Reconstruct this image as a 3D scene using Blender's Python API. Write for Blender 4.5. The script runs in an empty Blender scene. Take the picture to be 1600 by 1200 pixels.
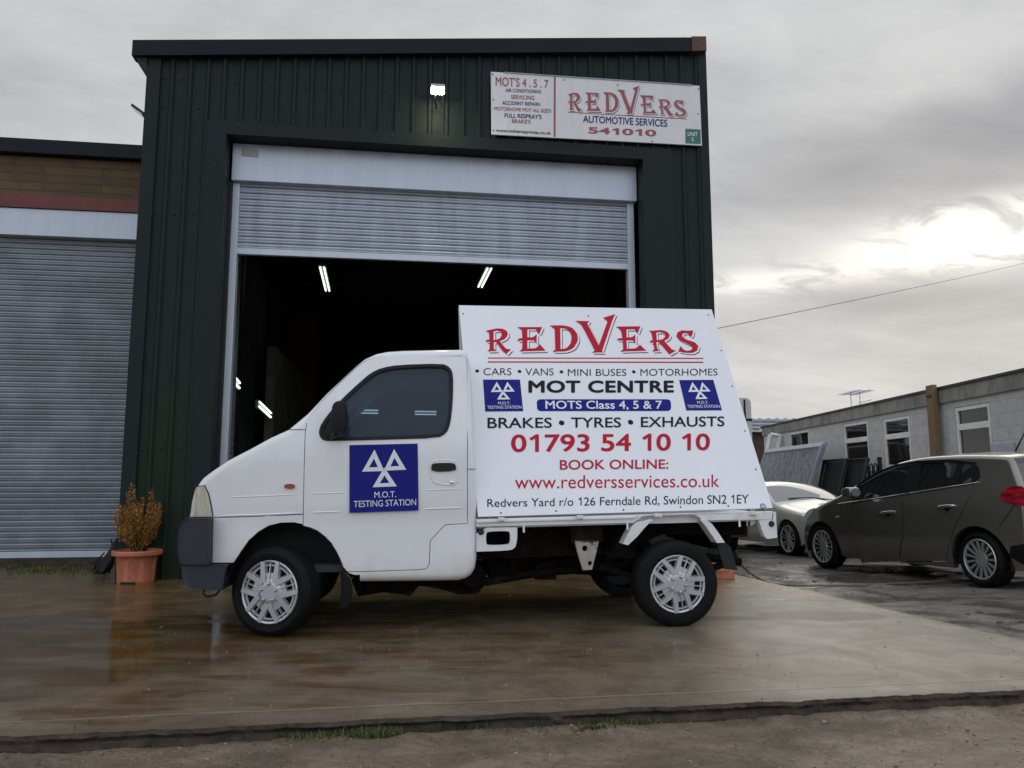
import bpy, bmesh, math, random
from mathutils import Vector, Matrix, noise as mnoise
from mathutils.geometry import delaunay_2d_cdt
random.seed(7)
R = math.radians
scn = bpy.context.scene
COL = scn.collection

# ------------------------------------------------------------------ camera, sky, sun, exposure
CAM_H, PITCH, FPX = 0.9, 7.2, 1202.0          # metres, degrees up, focal length in photo pixels (1600 wide)
cam = bpy.data.cameras.new('camera'); camo = bpy.data.objects.new('camera', cam); COL.objects.link(camo)
camo.location = (0, 0, CAM_H); camo.rotation_euler = (R(90 + PITCH), 0, 0)
cam.sensor_width = 36; cam.lens = 36 * FPX / 1600; cam.clip_start = .05; cam.clip_end = 3000
scn.camera = camo
scn.view_settings.view_transform = 'Standard'; scn.view_settings.look = 'None'
scn.view_settings.exposure = 0.0; scn.view_settings.gamma = 1

FWD = Vector((0, math.cos(R(PITCH)), math.sin(R(PITCH)))); UPV = Vector((0, -math.sin(R(PITCH)), math.cos(R(PITCH))))
EYE = Vector((0, 0, CAM_H))
def ray(u, v): return Vector((1, 0, 0)) * ((u - 800) / FPX) + UPV * ((600 - v) / FPX) + FWD

SUN_DIR = ray(1470, 385).normalized()
sun_el = math.asin(SUN_DIR.z); sun_az = math.atan2(SUN_DIR.x, SUN_DIR.y)

class NT:
    """tiny node-graph writer"""
    def __init__(s, tree): s.t = tree; s.n = tree.nodes; s.n.clear()
    def new(s, typ, ins=None, **kw):
        nd = s.n.new(typ)
        for k, v in kw.items(): setattr(nd, k, v)
        for k, v in (ins or {}).items():
            sock = nd.inputs[k]
            if isinstance(v, bpy.types.NodeSocket): s.t.links.new(v, sock)
            else: sock.default_value = v
        return nd
    def math(s, op, a, b=0.0, c=0.0, clamp=False):
        return s.new('ShaderNodeMath', {0: a, 1: b, 2: c}, operation=op, use_clamp=clamp).outputs[0]
    def vmath(s, op, a, b=(0, 0, 0)):
        nd = s.new('ShaderNodeVectorMath', {0: a, 1: b}, operation=op)
        return nd.outputs['Value'] if op in ('DOT_PRODUCT', 'LENGTH', 'DISTANCE') else nd.outputs[0]
    def mix(s, f, a, b):
        nd = s.new('ShaderNodeMix', data_type='RGBA')
        for k, v in ((0, f), (6, a), (7, b)):
            if isinstance(v, bpy.types.NodeSocket): s.t.links.new(v, nd.inputs[k])
            else: nd.inputs[k].default_value = (tuple(v) + (1,))[:4] if k else v
        return nd.outputs[2]
    def noise(s, vec, scale, detail=4, rough=.55, dist=0):
        return s.new('ShaderNodeTexNoise', {'Vector': vec, 'Scale': scale, 'Detail': detail, 'Roughness': rough, 'Distortion': dist}).outputs[0]
    def ramp(s, f, a, b, lo=0., hi=1., smooth=True):
        return s.new('ShaderNodeMapRange', {0: f, 1: a, 2: b, 3: lo, 4: hi}, interpolation_type='SMOOTHSTEP' if smooth else 'LINEAR').outputs[0]
    def mapping(s, vec, scale=(1, 1, 1), loc=(0, 0, 0), rot=(0, 0, 0)):
        return s.new('ShaderNodeMapping', {'Vector': vec, 'Scale': scale, 'Location': loc, 'Rotation': rot}).outputs[0]

world = bpy.data.worlds.new('World'); scn.world = world; world.use_nodes = True
g = NT(world.node_tree)
sky = g.new('ShaderNodeTexSky', sky_type='NISHITA', sun_disc=False, sun_elevation=sun_el, sun_rotation=sun_az, dust_density=3.0)
D = g.new('ShaderNodeTexCoord').outputs['Generated']
sep = g.new('ShaderNodeSeparateXYZ', {0: D})
zc = g.math('ADD', g.math('MAXIMUM', sep.outputs[2], 0.0), .16)
inv = g.math('DIVIDE', 1.0, zc)
flat = g.vmath('MULTIPLY', D, g.new('ShaderNodeCombineXYZ', {0: inv, 1: inv, 2: inv}).outputs[0])
fl = g.mapping(flat, scale=(1, 1, 0), rot=(0, 0, R(-14)))
n_big = g.noise(g.mapping(fl, scale=(.42, .85, 1), loc=(3.1, 1.7, 0)), 1.0, 3, .5, .3)
n_mid = g.noise(g.mapping(fl, scale=(.9, 1.5, 1), loc=(7.3, .2, 0)), 1.6, 6, .55, .35)
n_fin = g.noise(g.mapping(fl, scale=(1, 1.6, 1), loc=(2., 4., 0)), 4.2, 7, .6, .6)
def glow(u, v, wx, wz, wob):
    d = ray(u, v).normalized()
    q = g.vmath('SUBTRACT', D, tuple(d))
    e1 = Vector((d.y, -d.x, 0)).normalized(); e2 = e1.cross(d)
    a = g.math('MULTIPLY', g.vmath('DOT_PRODUCT', q, tuple(e1)), 1 / wx)
    b = g.math('MULTIPLY', g.vmath('DOT_PRODUCT', q, tuple(e2)), 1 / wz)
    rr = g.math('SQRT', g.math('ADD', g.math('MULTIPLY', a, a), g.math('MULTIPLY', b, b)))
    rr = g.math('ADD', rr, g.math('MULTIPLY', g.math('SUBTRACT', n_mid, .5), wob))
    front = g.ramp(g.vmath('DOT_PRODUCT', D, tuple(d)), .3, .6)
    return g.math('MULTIPLY', g.ramp(rr, 1.0, 0.0), front)
dens = g.math('ADD', g.math('MULTIPLY', n_big, .52), g.math('ADD', g.math('MULTIPLY', n_mid, .36), g.math('MULTIPLY', n_fin, .17)))
cl = g.ramp(dens, .36, .66)
base = g.mix(cl, (.42, .43, .45), (.675, .68, .685))
hor = g.ramp(sep.outputs[2], .34, .04)
base = g.mix(g.math('MULTIPLY', hor, .40), base, (.66, .66, .645))
dark1 = glow(1330, 265, .30, .085, .9); dark2 = glow(1470, 468, .34, .05, .8); dark3 = glow(1640, 150, .20, .07, .9)
base = g.mix(g.math('MULTIPLY', dark1, .85), base, (.33, .34, .365))
base = g.mix(g.math('MULTIPLY', dark2, .75), base, (.37, .375, .39))
base = g.mix(g.math('MULTIPLY', dark3, .75), base, (.30, .31, .34))
hot = g.math('MAXIMUM', glow(1505, 383, .25, .068, 1.0), g.math('MULTIPLY', glow(1200, 440, .22, .03, 1.2), .55))
hot = g.math('MULTIPLY', hot, g.ramp(n_fin, .36, .52, .35, 1.0))
hot = g.math('MULTIPLY', hot, g.math('SUBTRACT', 1.0, g.math('MULTIPLY', dark2, .9)))
base = g.mix(g.ramp(hot, .0, .85), base, (1.12, 1.09, 1.01))
# the cloud deck is thinner and brighter overhead and behind the camera
back = g.ramp(sep.outputs[1], .30, -.55); up = g.ramp(sep.outputs[2], .50, .95)
boost = g.math('ADD', 1.0, g.math('ADD', g.math('MULTIPLY', back, .72), g.math('MULTIPLY', up, .35)))
bg1 = g.new('ShaderNodeBackground', {'Color': sky.outputs[0], 'Strength': .0015})
cool = g.mix(g.math('MAXIMUM', back, up), base, g.vmath('MULTIPLY', base, (.95, 1.0, 1.09)))
bg2 = g.new('ShaderNodeBackground', {'Color': cool, 'Strength': boost})
g.new('ShaderNodeOutputWorld', {0: g.new('ShaderNodeAddShader', {0: bg1.outputs[0], 1: bg2.outputs[0]}).outputs[0]})

sl = bpy.data.lights.new('sun', 'SUN'); sl.energy = .5; sl.angle = R(40); sl.color = (1, .93, .82)
so = bpy.data.objects.new('sun', sl); COL.objects.link(so); so.rotation_euler = (-SUN_DIR).to_track_quat('-Z', 'Y').to_euler()

# ------------------------------------------------------------------ helpers
def tag(o, label=None, cat=None, group=None, kind=None):
    for k, v in (('label', label), ('category', cat), ('group', group), ('kind', kind)):
        if v: o[k] = v
    return o

class Frame:
    """local axes: x along, y into the scene, z up; px() reads a photo pixel off the plane local y = const"""
    def __init__(s, O, e1, e2=(0, 0, 1)):
        s.O = Vector(O); s.x = Vector(e1).normalized(); s.z = Vector(e2); s.z = (s.z - s.x * s.z.dot(s.x)).normalized(); s.y = s.z.cross(s.x)
        s.M = Matrix((s.x, s.y, s.z)).transposed().to_4x4(); s.M.translation = s.O
    def loc(s, P): d = Vector(P) - s.O; return Vector((d.dot(s.x), d.dot(s.y), d.dot(s.z)))
    def w(s, *p): return s.M @ Vector(p)
    def px(s, u, v, y=0.):
        r = ray(u, v); t = ((s.O + s.y * y - EYE).dot(s.y)) / r.dot(s.y)
        p = s.loc(EYE + r * t); return (p.x, p.z)
    def pxx(s, u, v, x):            # same on the plane local x = const -> (y, z)
        r = ray(u, v); t = ((s.O + s.x * x - EYE).dot(s.x)) / r.dot(s.x)
        p = s.loc(EYE + r * t); return (p.y, p.z)
def yawframe(O, deg): return Frame(O, (math.cos(R(deg)), math.sin(R(deg)), 0))
def ground(u, v, z=0.):
    r = ray(u, v); t = (z - CAM_H) / r.z; return EYE + r * t

def empty(name, fr, label, cat, group=None):
    o = bpy.data.objects.new(name, None); COL.objects.link(o); o.empty_display_size = .2
    o.matrix_world = fr.M if isinstance(fr, Frame) else Matrix.Translation(fr)
    return tag(o, label, cat, group)

class MB:
    def __init__(s): s.v = []; s.f = []; s.m = []
    def add(s, vs, fs, m=0):
        b = len(s.v); s.v += [tuple(p) for p in vs]; s.f += [tuple(i + b for i in f) for f in fs]; s.m += [m] * len(fs); return s
    def box(s, a, b, m=0, M=None):
        x0, y0, z0 = a; x1, y1, z1 = b
        vs = [Vector(p) for p in ((x0, y0, z0), (x1, y0, z0), (x1, y1, z0), (x0, y1, z0), (x0, y0, z1), (x1, y0, z1), (x1, y1, z1), (x0, y1, z1))]
        if M: vs = [M @ p for p in vs]
        return s.add(vs, [(0, 3, 2, 1), (4, 5, 6, 7), (0, 1, 5, 4), (1, 2, 6, 5), (2, 3, 7, 6), (3, 0, 4, 7)], m)
    def tube(s, pts, r, n=8, m=0, cap=True):
        pts = [Vector(p) for p in pts]; rr = r if isinstance(r, (list, tuple)) else [r] * len(pts); rings = []
        for i, p in enumerate(pts):
            d = (pts[min(i + 1, len(pts) - 1)] - pts[max(i - 1, 0)]).normalized()
            a = d.cross(Vector((0, 0, 1)) if abs(d.z) < .9 else Vector((1, 0, 0))).normalized(); b = d.cross(a)
            rings += [p + (a * math.cos(t) + b * math.sin(t)) * rr[i] for t in [2 * math.pi * k / n for k in range(n)]]
        fs = [(i * n + k, i * n + (k + 1) % n, (i + 1) * n + (k + 1) % n, (i + 1) * n + k) for i in range(len(pts) - 1) for k in range(n)]
        if cap: fs += [tuple(range(n - 1, -1, -1)), tuple((len(pts) - 1) * n + k for k in range(n))]
        return s.add(rings, fs, m)
    def lathe(s, prof, n=48, axis='y', c=(0, 0, 0), m=0, closed=False):
        """prof: (radius, along-axis)"""
        vs = []; c = Vector(c)
        for r, h in prof:
            for k in range(n):
                t = 2 * math.pi * k / n; a, b = r * math.cos(t), r * math.sin(t)
                vs.append(c + (Vector((a, h, b)) if axis == 'y' else Vector((a, b, h))))
        L = len(prof); fs = [(i * n + k, i * n + (k + 1) % n, ((i + 1) % L) * n + (k + 1) % n, ((i + 1) % L) * n + k) for i in range(L if closed else L - 1) for k in range(n)]
        return s.add(vs, fs, m)
    def prism(s, poly, y0, y1, m=0, P=None):
        """poly in (x,z), extruded along y"""
        n = len(poly); f = P or (lambda x, y, z: (x, y, z))
        vs = [f(x, y0, z) for x, z in poly] + [f(x, y1, z) for x, z in poly]
        return s.add(vs, [tuple(range(n)), tuple(range(2 * n - 1, n - 1, -1))] + [(i, i + n, (i + 1) % n + n, (i + 1) % n) for i in range(n)], m)
    def grid(s, rows, m=0, loop=False):
        n = len(rows[0]); vs = [p for r in rows for p in r]
        return s.add(vs, [(i * n + k, i * n + (k + 1) % n, (i + 1) * n + (k + 1) % n, (i + 1) * n + k) for i in range(len(rows) - 1) for k in range(n if loop else n - 1)], m)
    def build(s, name, mats, parent=None, smooth=None, bevel=0, weld=False, fix=True):
        me = bpy.data.meshes.new(name); me.from_pydata(s.v, [], s.f)
        for mt in (mats if isinstance(mats, (list, tuple)) else [mats]): me.materials.append(mt)
        me.polygons.foreach_set('material_index', s.m)
        if weld or fix or bevel:
            bm = bmesh.new(); bm.from_mesh(me)
            if weld: bmesh.ops.remove_doubles(bm, verts=bm.verts, dist=2e-4)
            if bevel:
                es = [e for e in bm.edges if len(e.link_faces) == 2 and e.calc_face_angle(0) > .6]
                bmesh.ops.bevel(bm, geom=es, offset=bevel, segments=2, affect='EDGES', clamp_overlap=True, profile=.6)
            if fix: bmesh.ops.recalc_face_normals(bm, faces=bm.faces)
            bm.to_mesh(me); bm.free()
        if smooth is not None:
            me.polygons.foreach_set('use_smooth', [True] * len(me.polygons)); me.set_sharp_from_angle(angle=R(smooth))
        o = bpy.data.objects.new(name, me); COL.objects.link(o)
        if parent: o.parent = parent
        return o

def inside(p, poly):
    x, y = p; c = False; j = len(poly) - 1
    for i in range(len(poly)):
        xi, yi = poly[i]; xj, yj = poly[j]
        if (yi > y) != (yj > y) and x < (xj - xi) * (y - yi) / (yj - yi) + xi: c = not c
        j = i
    return c
def chaikin(p, n=1, closed=True):
    for _ in range(n):
        q = [] if closed else [p[0]]
        for i in range(len(p) if closed else len(p) - 1):
            a, b = p[i], p[(i + 1) % len(p)]
            q += [(a[0] * .75 + b[0] * .25, a[1] * .75 + b[1] * .25), (a[0] * .25 + b[0] * .75, a[1] * .25 + b[1] * .75)]
        p = q if closed else q + [p[-1]]
    return p
def resample(p, step, closed=True):
    q = []
    for i in range(len(p) if closed else len(p) - 1):
        a, b = p[i], p[(i + 1) % len(p)]; n = max(1, int(math.hypot(b[0] - a[0], b[1] - a[1]) / step))
        q += [(a[0] + (b[0] - a[0]) * k / n, a[1] + (b[1] - a[1]) * k / n) for k in range(n)]
    return q if closed else q + [p[-1]]
def offset(p, d, closed=True):
    """shift to the right-hand side of travel by d"""
    n = len(p); q = []
    for i in range(n):
        a = p[i - 1] if (closed or i) else p[i]; b = p[(i + 1) % n] if (closed or i < n - 1) else p[i]
        dx, dy = b[0] - a[0], b[1] - a[1]; l = math.hypot(dx, dy) or 1
        q.append((p[i][0] + dy / l * d, p[i][1] - dx / l * d))
    return q
def shrink(p, d):
    A = sum(p[i][0] * p[(i + 1) % len(p)][1] - p[(i + 1) % len(p)][0] * p[i][1] for i in range(len(p)))
    return offset(p, -d if A > 0 else d)
def fill(outline, holes=(), step=.08):
    """triangulate a polygon with holes and an even inner point grid -> verts2d, tris"""
    pts = []; edges = []
    for lp in [outline] + list(holes):
        b = len(pts); pts += lp; edges += [(b + i, b + (i + 1) % len(lp)) for i in range(len(lp))]
    bnd = list(pts); xs = [p[0] for p in outline]; zs = [p[1] for p in outline]
    if step:
        z = min(zs) + step / 2; k = 0
        while z < max(zs):
            x = min(xs) + step / 2 + (step / 2 if k % 2 else 0)
            while x < max(xs):
                if inside((x, z), outline) and not any(inside((x, z), h) for h in holes) and min((x - a) ** 2 + (z - c) ** 2 for a, c in bnd) > (step * .4) ** 2: pts.append((x, z))
                x += step
            z += step; k += 1
    vs, _, fs, *_ = delaunay_2d_cdt([Vector(p) for p in pts], edges, [], 0, 1e-5)
    out = []
    for f in fs:
        c = (sum(vs[i][0] for i in f) / len(f), sum(vs[i][1] for i in f) / len(f))
        if inside(c, outline) and not any(inside(c, h) for h in holes): out.append(tuple(f))
    return [tuple(v) for v in vs], out
def panel(mb, outline, holes, yf, step=.08, m=0, rim=.02, rimm=None, rimh=True):
    vs, fs = fill(outline, holes, step)
    mb.add([(x, yf(x, z), z) for x, z in vs], fs, m)
    if rim:
        for lp in [outline] + (list(holes) if rimh else []):
            n = len(lp)
            mb.add([(x, yf(x, z), z) for x, z in lp] + [(x, yf(x, z) + rim, z) for x, z in lp], [(i, (i + 1) % n, (i + 1) % n + n, i + n) for i in range(n)], m if rimm is None else rimm)
    return mb
def circ(cx, cz, r, n=20, a0=0, a1=360, rz=None):
    k = n if a1 - a0 >= 360 else n - 1
    return [(cx + r * math.cos(R(a0 + (a1 - a0) * i / k)), cz + (rz or r) * math.sin(R(a0 + (a1 - a0) * i / k))) for i in range(n)]
def rrect(x0, z0, x1, z1, r, n=4):
    o = []
    for cx, cz, a in ((x1 - r, z1 - r, 0), (x0 + r, z1 - r, 90), (x0 + r, z0 + r, 180), (x1 - r, z0 + r, 270)):
        o += [(cx + r * math.cos(R(a + 90 * k / n)), cz + r * math.sin(R(a + 90 * k / n))) for k in range(n + 1)]
    return o

_txt = {}
def rawtext(s, bold=0., sp=1.):
    key = (s, bold, sp)
    if key not in _txt:
        cu = bpy.data.curves.new('t', 'FONT'); cu.body = s; cu.offset = bold; cu.resolution_u = 5; cu.space_character = sp; cu.fill_mode = 'FRONT'
        o = bpy.data.objects.new('t', cu); COL.objects.link(o)
        me = bpy.data.meshes.new_from_object(o.evaluated_get(bpy.context.evaluated_depsgraph_get()))
        _txt[key] = ([(v.co.x, v.co.y) for v in me.vertices], [tuple(p.vertices) for p in me.polygons])
        bpy.data.objects.remove(o); bpy.data.curves.remove(cu); bpy.data.meshes.remove(me)
    return _txt[key]
def adv(c, sp):
    w = lambda t: max(p[0] for p in rawtext(t, 0., sp)[0])
    return w('H' + c + 'H') - w('HH')
def text2d(s, bold=0., sp=1.):
    """built-in lettering, with a flagged figure one; weight comes from shifted copies"""
    vs, fs = [], []
    if '1' in s:
        x = 0.; hgt = max(p[1] for p in rawtext('4')[0]); sw = .085
        for part in __import__('re').split('(1)', s):
            if part == '1':
                b = len(vs); vs += [(x + .27, 0), (x + .27 + sw, 0), (x + .27 + sw, hgt), (x + .285, hgt), (x + .09, hgt - .16), (x + .145, hgt - .225), (x + .27, hgt - .12)]; fs += [(b, b + 1, b + 2, b + 6), (b + 2, b + 3, b + 6), (b + 3, b + 4, b + 5, b + 6)]; x += .52
            elif part:
                if part.strip():
                    v, f = rawtext(part, 0., sp); b = len(vs); vs += [(p[0] + x, p[1]) for p in v]; fs += [tuple(i + b for i in q) for q in f]
                x += sum(adv(c, sp) for c in part) if len(part) > 1 or part == ' ' else adv(part, sp)
    else: vs, fs = rawtext(s, min(bold, 0), sp)
    lay = [0] * len(vs)
    if bold > 0:
        v0, f0 = list(vs), list(fs)
        for k in range(8):
            a = math.pi * k / 4 + .2; b = len(vs); vs = vs + [(p[0] + bold * math.cos(a), p[1] + bold * math.sin(a)) for p in v0]; fs = fs + [tuple(i + b for i in q) for q in f0]; lay += [k + 1] * len(v0)
    return vs, fs, lay
def bil(q, a, b):
    return tuple((q[0][i] * (1 - a) + q[1][i] * a) * (1 - b) + (q[3][i] * (1 - a) + q[2][i] * a) * b for i in (0, 1))
def lettering(s, fr, quad, y, mat, parent, bold=0., sp=1., yb=None, name='lettering', local=False):
    """quad = bottom-left, bottom-right, top-right, top-left corners of the written line"""
    vs, fs, lay = text2d(s, bold, sp); q = quad if local else [fr.px(u, v, yb if yb is not None else y) for u, v in quad]
    x0 = min(p[0] for p in vs); x1 = max(p[0] for p in vs); z0 = min(p[1] for p in vs); z1 = max(p[1] for p in vs)
    pts = [bil(q, (x - x0) / (x1 - x0), (z - z0) / (z1 - z0)) for x, z in vs]
    return MB().add([(x, y - .00012 * l, z) for (x, z), l in zip(pts, lay)], fs).build(name, mat, parent, fix=False)

# ------------------------------------------------------------------ materials
def mat(name, col, rough=.5, *a_, low=None, **k_):
    m = _mat(name, col, rough, *a_, **k_)
    if low:                                                         # grime or algae film low on the thing: (colour, z where it starts, z where it is full, amount)
        t = NT.__new__(NT); t.t = m.node_tree; t.n = t.t.nodes; bs_ = next(n for n in t.n if n.type == 'BSDF_PRINCIPLED'); src = bs_.inputs['Base Color'].links[0].from_socket
        ob = t.new('ShaderNodeTexCoord').outputs['Object']; z = t.new('ShaderNodeSeparateXYZ', {0: ob}).outputs[2]
        f = t.ramp(t.math('ADD', z, t.math('MULTIPLY', t.math('SUBTRACT', t.noise(t.mapping(ob, scale=(1, 1, .5)), 5, 7, .65), .5), (low[1] - low[2]) * 1.6)), low[1], low[2], 0, low[3])
        t.t.links.new(t.mix(f, src, low[0]), bs_.inputs['Base Color'])
    return m
def _mat(name, col, rough=.5, metal=0., var=.12, vs=4., bump=0., bs=60., spec=.5, rvar=0., coat=0., dirt=None, ds=3., damt=.5, stretch=(1, 1, 1)):
    m = bpy.data.materials.new(name); m.use_nodes = True; t = NT(m.node_tree)
    ob = t.new('ShaderNodeTexCoord').outputs['Object']; n = t.noise(t.mapping(ob, scale=stretch), vs, 6, .6)
    c = t.mix(t.ramp(n, .3, .7), [x * (1 - var) for x in col], [min(1, x * (1 + var)) for x in col])
    if dirt:
        d = t.ramp(t.noise(t.mapping(ob, scale=stretch), ds, 8, .65, .4), .5, .72, 0, damt); c = t.mix(d, c, dirt)
    ins = {'Base Color': c, 'Metallic': metal, 'Specular IOR Level': spec, 'Coat Weight': coat, 'Coat Roughness': .06}
    ins['Roughness'] = t.ramp(n, .3, .7, max(.02, rough - rvar), min(1, rough + rvar)) if rvar else rough
    if bump: ins['Normal'] = t.new('ShaderNodeBump', {'Strength': bump, 'Distance': .01, 'Height': t.noise(ob, bs, 5, .6)}).outputs[0]
    t.new('ShaderNodeOutputMaterial', {0: t.new('ShaderNodeBsdfPrincipled', ins).outputs[0]})
    return m
def glassmat(name, tint, gloss=1.45, rough=.01, body=(.01, .012, .014), solid=.3):
    m = bpy.data.materials.new(name); m.use_nodes = True; t = NT(m.node_tree)
    tr = t.new('ShaderNodeBsdfTransparent', {'Color': (*tint, 1)}).outputs[0]; df = t.new('ShaderNodeBsdfDiffuse', {'Color': (*body, 1)}).outputs[0]
    gl = t.new('ShaderNodeBsdfGlossy', {'Roughness': rough}).outputs[0]; fr = t.new('ShaderNodeFresnel', {'IOR': gloss}).outputs[0]
    a = t.new('ShaderNodeMixShader', {0: solid, 1: tr, 2: df}).outputs[0]
    t.new('ShaderNodeOutputMaterial', {0: t.new('ShaderNodeMixShader', {0: t.math('MULTIPLY', fr, 1.5, clamp=True), 1: a, 2: gl}).outputs[0]})
    return m
def emit(name, col, s):
    m = bpy.data.materials.new(name); m.use_nodes = True; t = NT(m.node_tree)
    t.new('ShaderNodeOutputMaterial', {0: t.new('ShaderNodeEmission', {0: (*col, 1), 1: s}).outputs[0]}); return m

M = {}
M['cladding'] = mat('cladding', (.0155, .0225, .0235), .5, 0, .10, 2.5, .05, 300, dirt=(.019, .030, .022), ds=1.3, damt=.5, rvar=.08, spec=.12, low=((.016, .030, .015), 3.2, .6, .75))
M['flashing'] = mat('flashing', (.0150, .0220, .0228), .5, 0, .10, 2., .04, 200, rvar=.08, spec=.12)
M['fascia'] = mat('fascia', (.011, .014, .020), .5, 0, .1, 2, spec=.12)
M['rustcap'] = mat('rustcap', (.085, .028, .02), .6, 0, .25, 9)
M['screw'] = mat('screw', (.008, .008, .009), .5, 0, .1)
M['galv'] = mat('galv', (.40, .445, .51), .40, .35, .12, 3, .03, 120, rvar=.08, dirt=(.26, .29, .34), ds=2.2, damt=.45, stretch=(3, 3, .5))
M['galvbox'] = mat('galvbox', (.45, .495, .56), .36, .3, .07, 2, .02, 80, rvar=.06, dirt=(.38, .42, .475), ds=3, damt=.3, stretch=(4, 4, .4))
M['oldgalv'] = mat('oldgalv', (.24, .27, .305), .5, .3, .18, 2.5, .03, 120, rvar=.08, dirt=(.16, .20, .21), ds=1.7, damt=.6)
M['dark'] = mat('dark', (.010, .010, .011), .6, 0, .3, 8, .1, 60)
M['black'] = mat('black', (.006, .006, .006), .7, 0, .2)
M['interior'] = mat('interior', (.026, .029, .028), .85, 0, .25, 2)
M['block'] = mat('block', (.16, .15, .11), .9, 0, .25, 3, .2, 40)
M['white'] = mat('white', (.74, .75, .77), .22, 0, .02, 3, coat=.6, dirt=(.64, .63, .60), ds=2.3, damt=.35, rvar=.05, low=((.44, .40, .34), .50, .25, .5))
M['bedwhite'] = mat('bedwhite', (.70, .71, .72), .35, 0, .05, 6, dirt=(.40, .33, .26), ds=7, damt=.45)
M['bumper'] = mat('bumper', (.013, .0175, .026), .6, 0, .14, 10, .12, 180)
M['rubber'] = mat('rubber', (.004, .004, .0045), .7, 0, .25, 14, .1, 120, spec=.2, dirt=(.014, .012, .010), ds=9, damt=.5)
M['trim'] = mat('trim', (.007, .007, .008), .5, 0, .1, spec=.25)
M['hub'] = mat('hub', (.47, .48, .50), .27, .6, .06, 9, dirt=(.35, .33, .31), ds=12, damt=.35)
M['chassis'] = mat('chassis', (.007, .0055, .0048), .8, 0, .4, 12, .3, 60, spec=.1, dirt=(.028, .017, .010), ds=8, damt=.6)
M['rustwhite'] = mat('rustwhite', (.36, .33, .29), .6, 0, .12, 15, .1, 90, dirt=(.03, .017, .010), ds=16, damt=1.)
M['amber'] = mat('amber', (.28, .055, .02), .2, 0, .1, 20, coat=.6)
M['lamp'] = mat('lamp', (.50, .47, .36), .12, 0, .18, 14, coat=1., dirt=(.36, .33, .24), ds=18, damt=.7, stretch=(4, 1, 1))
M['lampedge'] = mat('lampedge', (.62, .62, .60), .18, .2, .1, 20, coat=1.)
M['glass'] = glassmat('glass', (.46, .55, .66), 1.27, solid=.30, body=(.085, .122, .172))
M['panelwhite'] = mat('panelwhite', (.74, .755, .79), .30, 0, .02, 2, spec=.5, dirt=(.68, .69, .71), ds=4, damt=.3)
M['red'] = mat('red', (.46, .012, .035), .6, 0, .05, spec=.15)
M['darkred'] = mat('darkred', (.16, .015, .03), .6, 0, .05, spec=.15)
M['fadedred'] = mat('fadedred', (.30, .055, .08), .45, 0, .08)
M['ink'] = mat('ink', (.010, .012, .022), .6, 0, .05, spec=.15)
M['blue'] = mat('blue', (.010, .015, .19), .6, 0, .05, spec=.15)
M['navy'] = mat('navy', (.018, .026, .15), .6, 0, .06, spec=.15)
M['decalwhite'] = mat('decalwhite', (.72, .73, .78), .4, 0, .03)
M['signwhite'] = mat('signwhite', (.66, .66, .67), .45, 0, .04, 3, dirt=(.55, .53, .50), ds=3, damt=.4, stretch=(3, 3, .6))
M['green'] = mat('green', (.015, .13, .085), .4, 0, .08)
M['terracotta'] = mat('terracotta', (.42, .135, .068), .6, 0, .14, 7, .08, 50, dirt=(.20, .075, .05), ds=8, damt=.6)
M['soil'] = mat('soil', (.03, .02, .013), .95, 0, .3, 20, .5, 60)
M['twig'] = mat('twig', (.10, .055, .028), .8, 0, .3, 20)
M['redlintel'] = mat('redlintel', (.13, .026, .022), .6, 0, .15, 5, .05, 60)
M['timber'] = mat('timber', (.20, .125, .06), .7, 0, .25, 5, .15, 50, stretch=(8, 8, .6))
M['hose'] = mat('hose', (.17, .105, .055), .5, 0, .2, 10)
M['upvc'] = mat('upvc', (.78, .78, .76), .4, 0, .08, 6, dirt=(.38, .36, .32), ds=8, damt=.5)
M['winglass'] = glassmat('winglass', (.18, .18, .17), 1.4, .03, (.03, .028, .02), .55)
M['carglass'] = glassmat('carglass', (.34, .40, .38), 1.55, solid=.35, body=(.035, .046, .042))
M['screenglass'] = glassmat('screenglass', (.35, .38, .36), 1.9, .05, (.20, .22, .21), .72)  # pale body colour mixed into the windscreen glass
M['bronze'] = mat('bronze', (.215, .20, .182), .19, .6, .06, 200, coat=.7)
M['cream'] = mat('cream', (.58, .56, .50), .25, .1, .04, 4, coat=.8)
M['chrome'] = mat('chrome', (.7, .7, .7), .15, 1., .03)
M['alloy'] = mat('alloy', (.55, .54, .52), .32, .7, .08, 12)
M['tail'] = mat('tail', (.30, .010, .022), .12, 0, .45, 7, coat=1., stretch=(1, 1, 5))
M['meshgrey'] = mat('meshgrey', (.37, .38, .405), .5, .3, .35, 6, .1, 60, dirt=(.085, .088, .105), ds=3.0, damt=.85, stretch=(3, 3, .25))
M['meshgreen'] = mat('meshgreen', (.012, .022, .018), .6, 0, .2)
M['brick'] = mat('brick', (.44, .16, .085), .85, 0, .25, 12, .3, 70)
M['boxwhite'] = mat('boxwhite', (.55, .55, .52), .45, 0, .06, 3, dirt=(.40, .39, .36), ds=2, damt=.4)
M['roofdark'] = mat('roofdark', (.03, .032, .04), .6, 0, .2)
M['cord'] = mat('cord', (.02, .02, .02), .6)
M['leaf'] = mat('leaf', (.30, .125, .018), .75, 0, .45, 9)
M['grass'] = mat('grass', (.075, .088, .022), .7, 0, .45, 5)
M['tube'] = emit('tube', (.82, 1., .80), 2.2)
M['flood'] = emit('flood', (1., .95, .55), 260.)
M['lampcase'] = mat('lampcase', (.35, .36, .35), .5)

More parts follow.
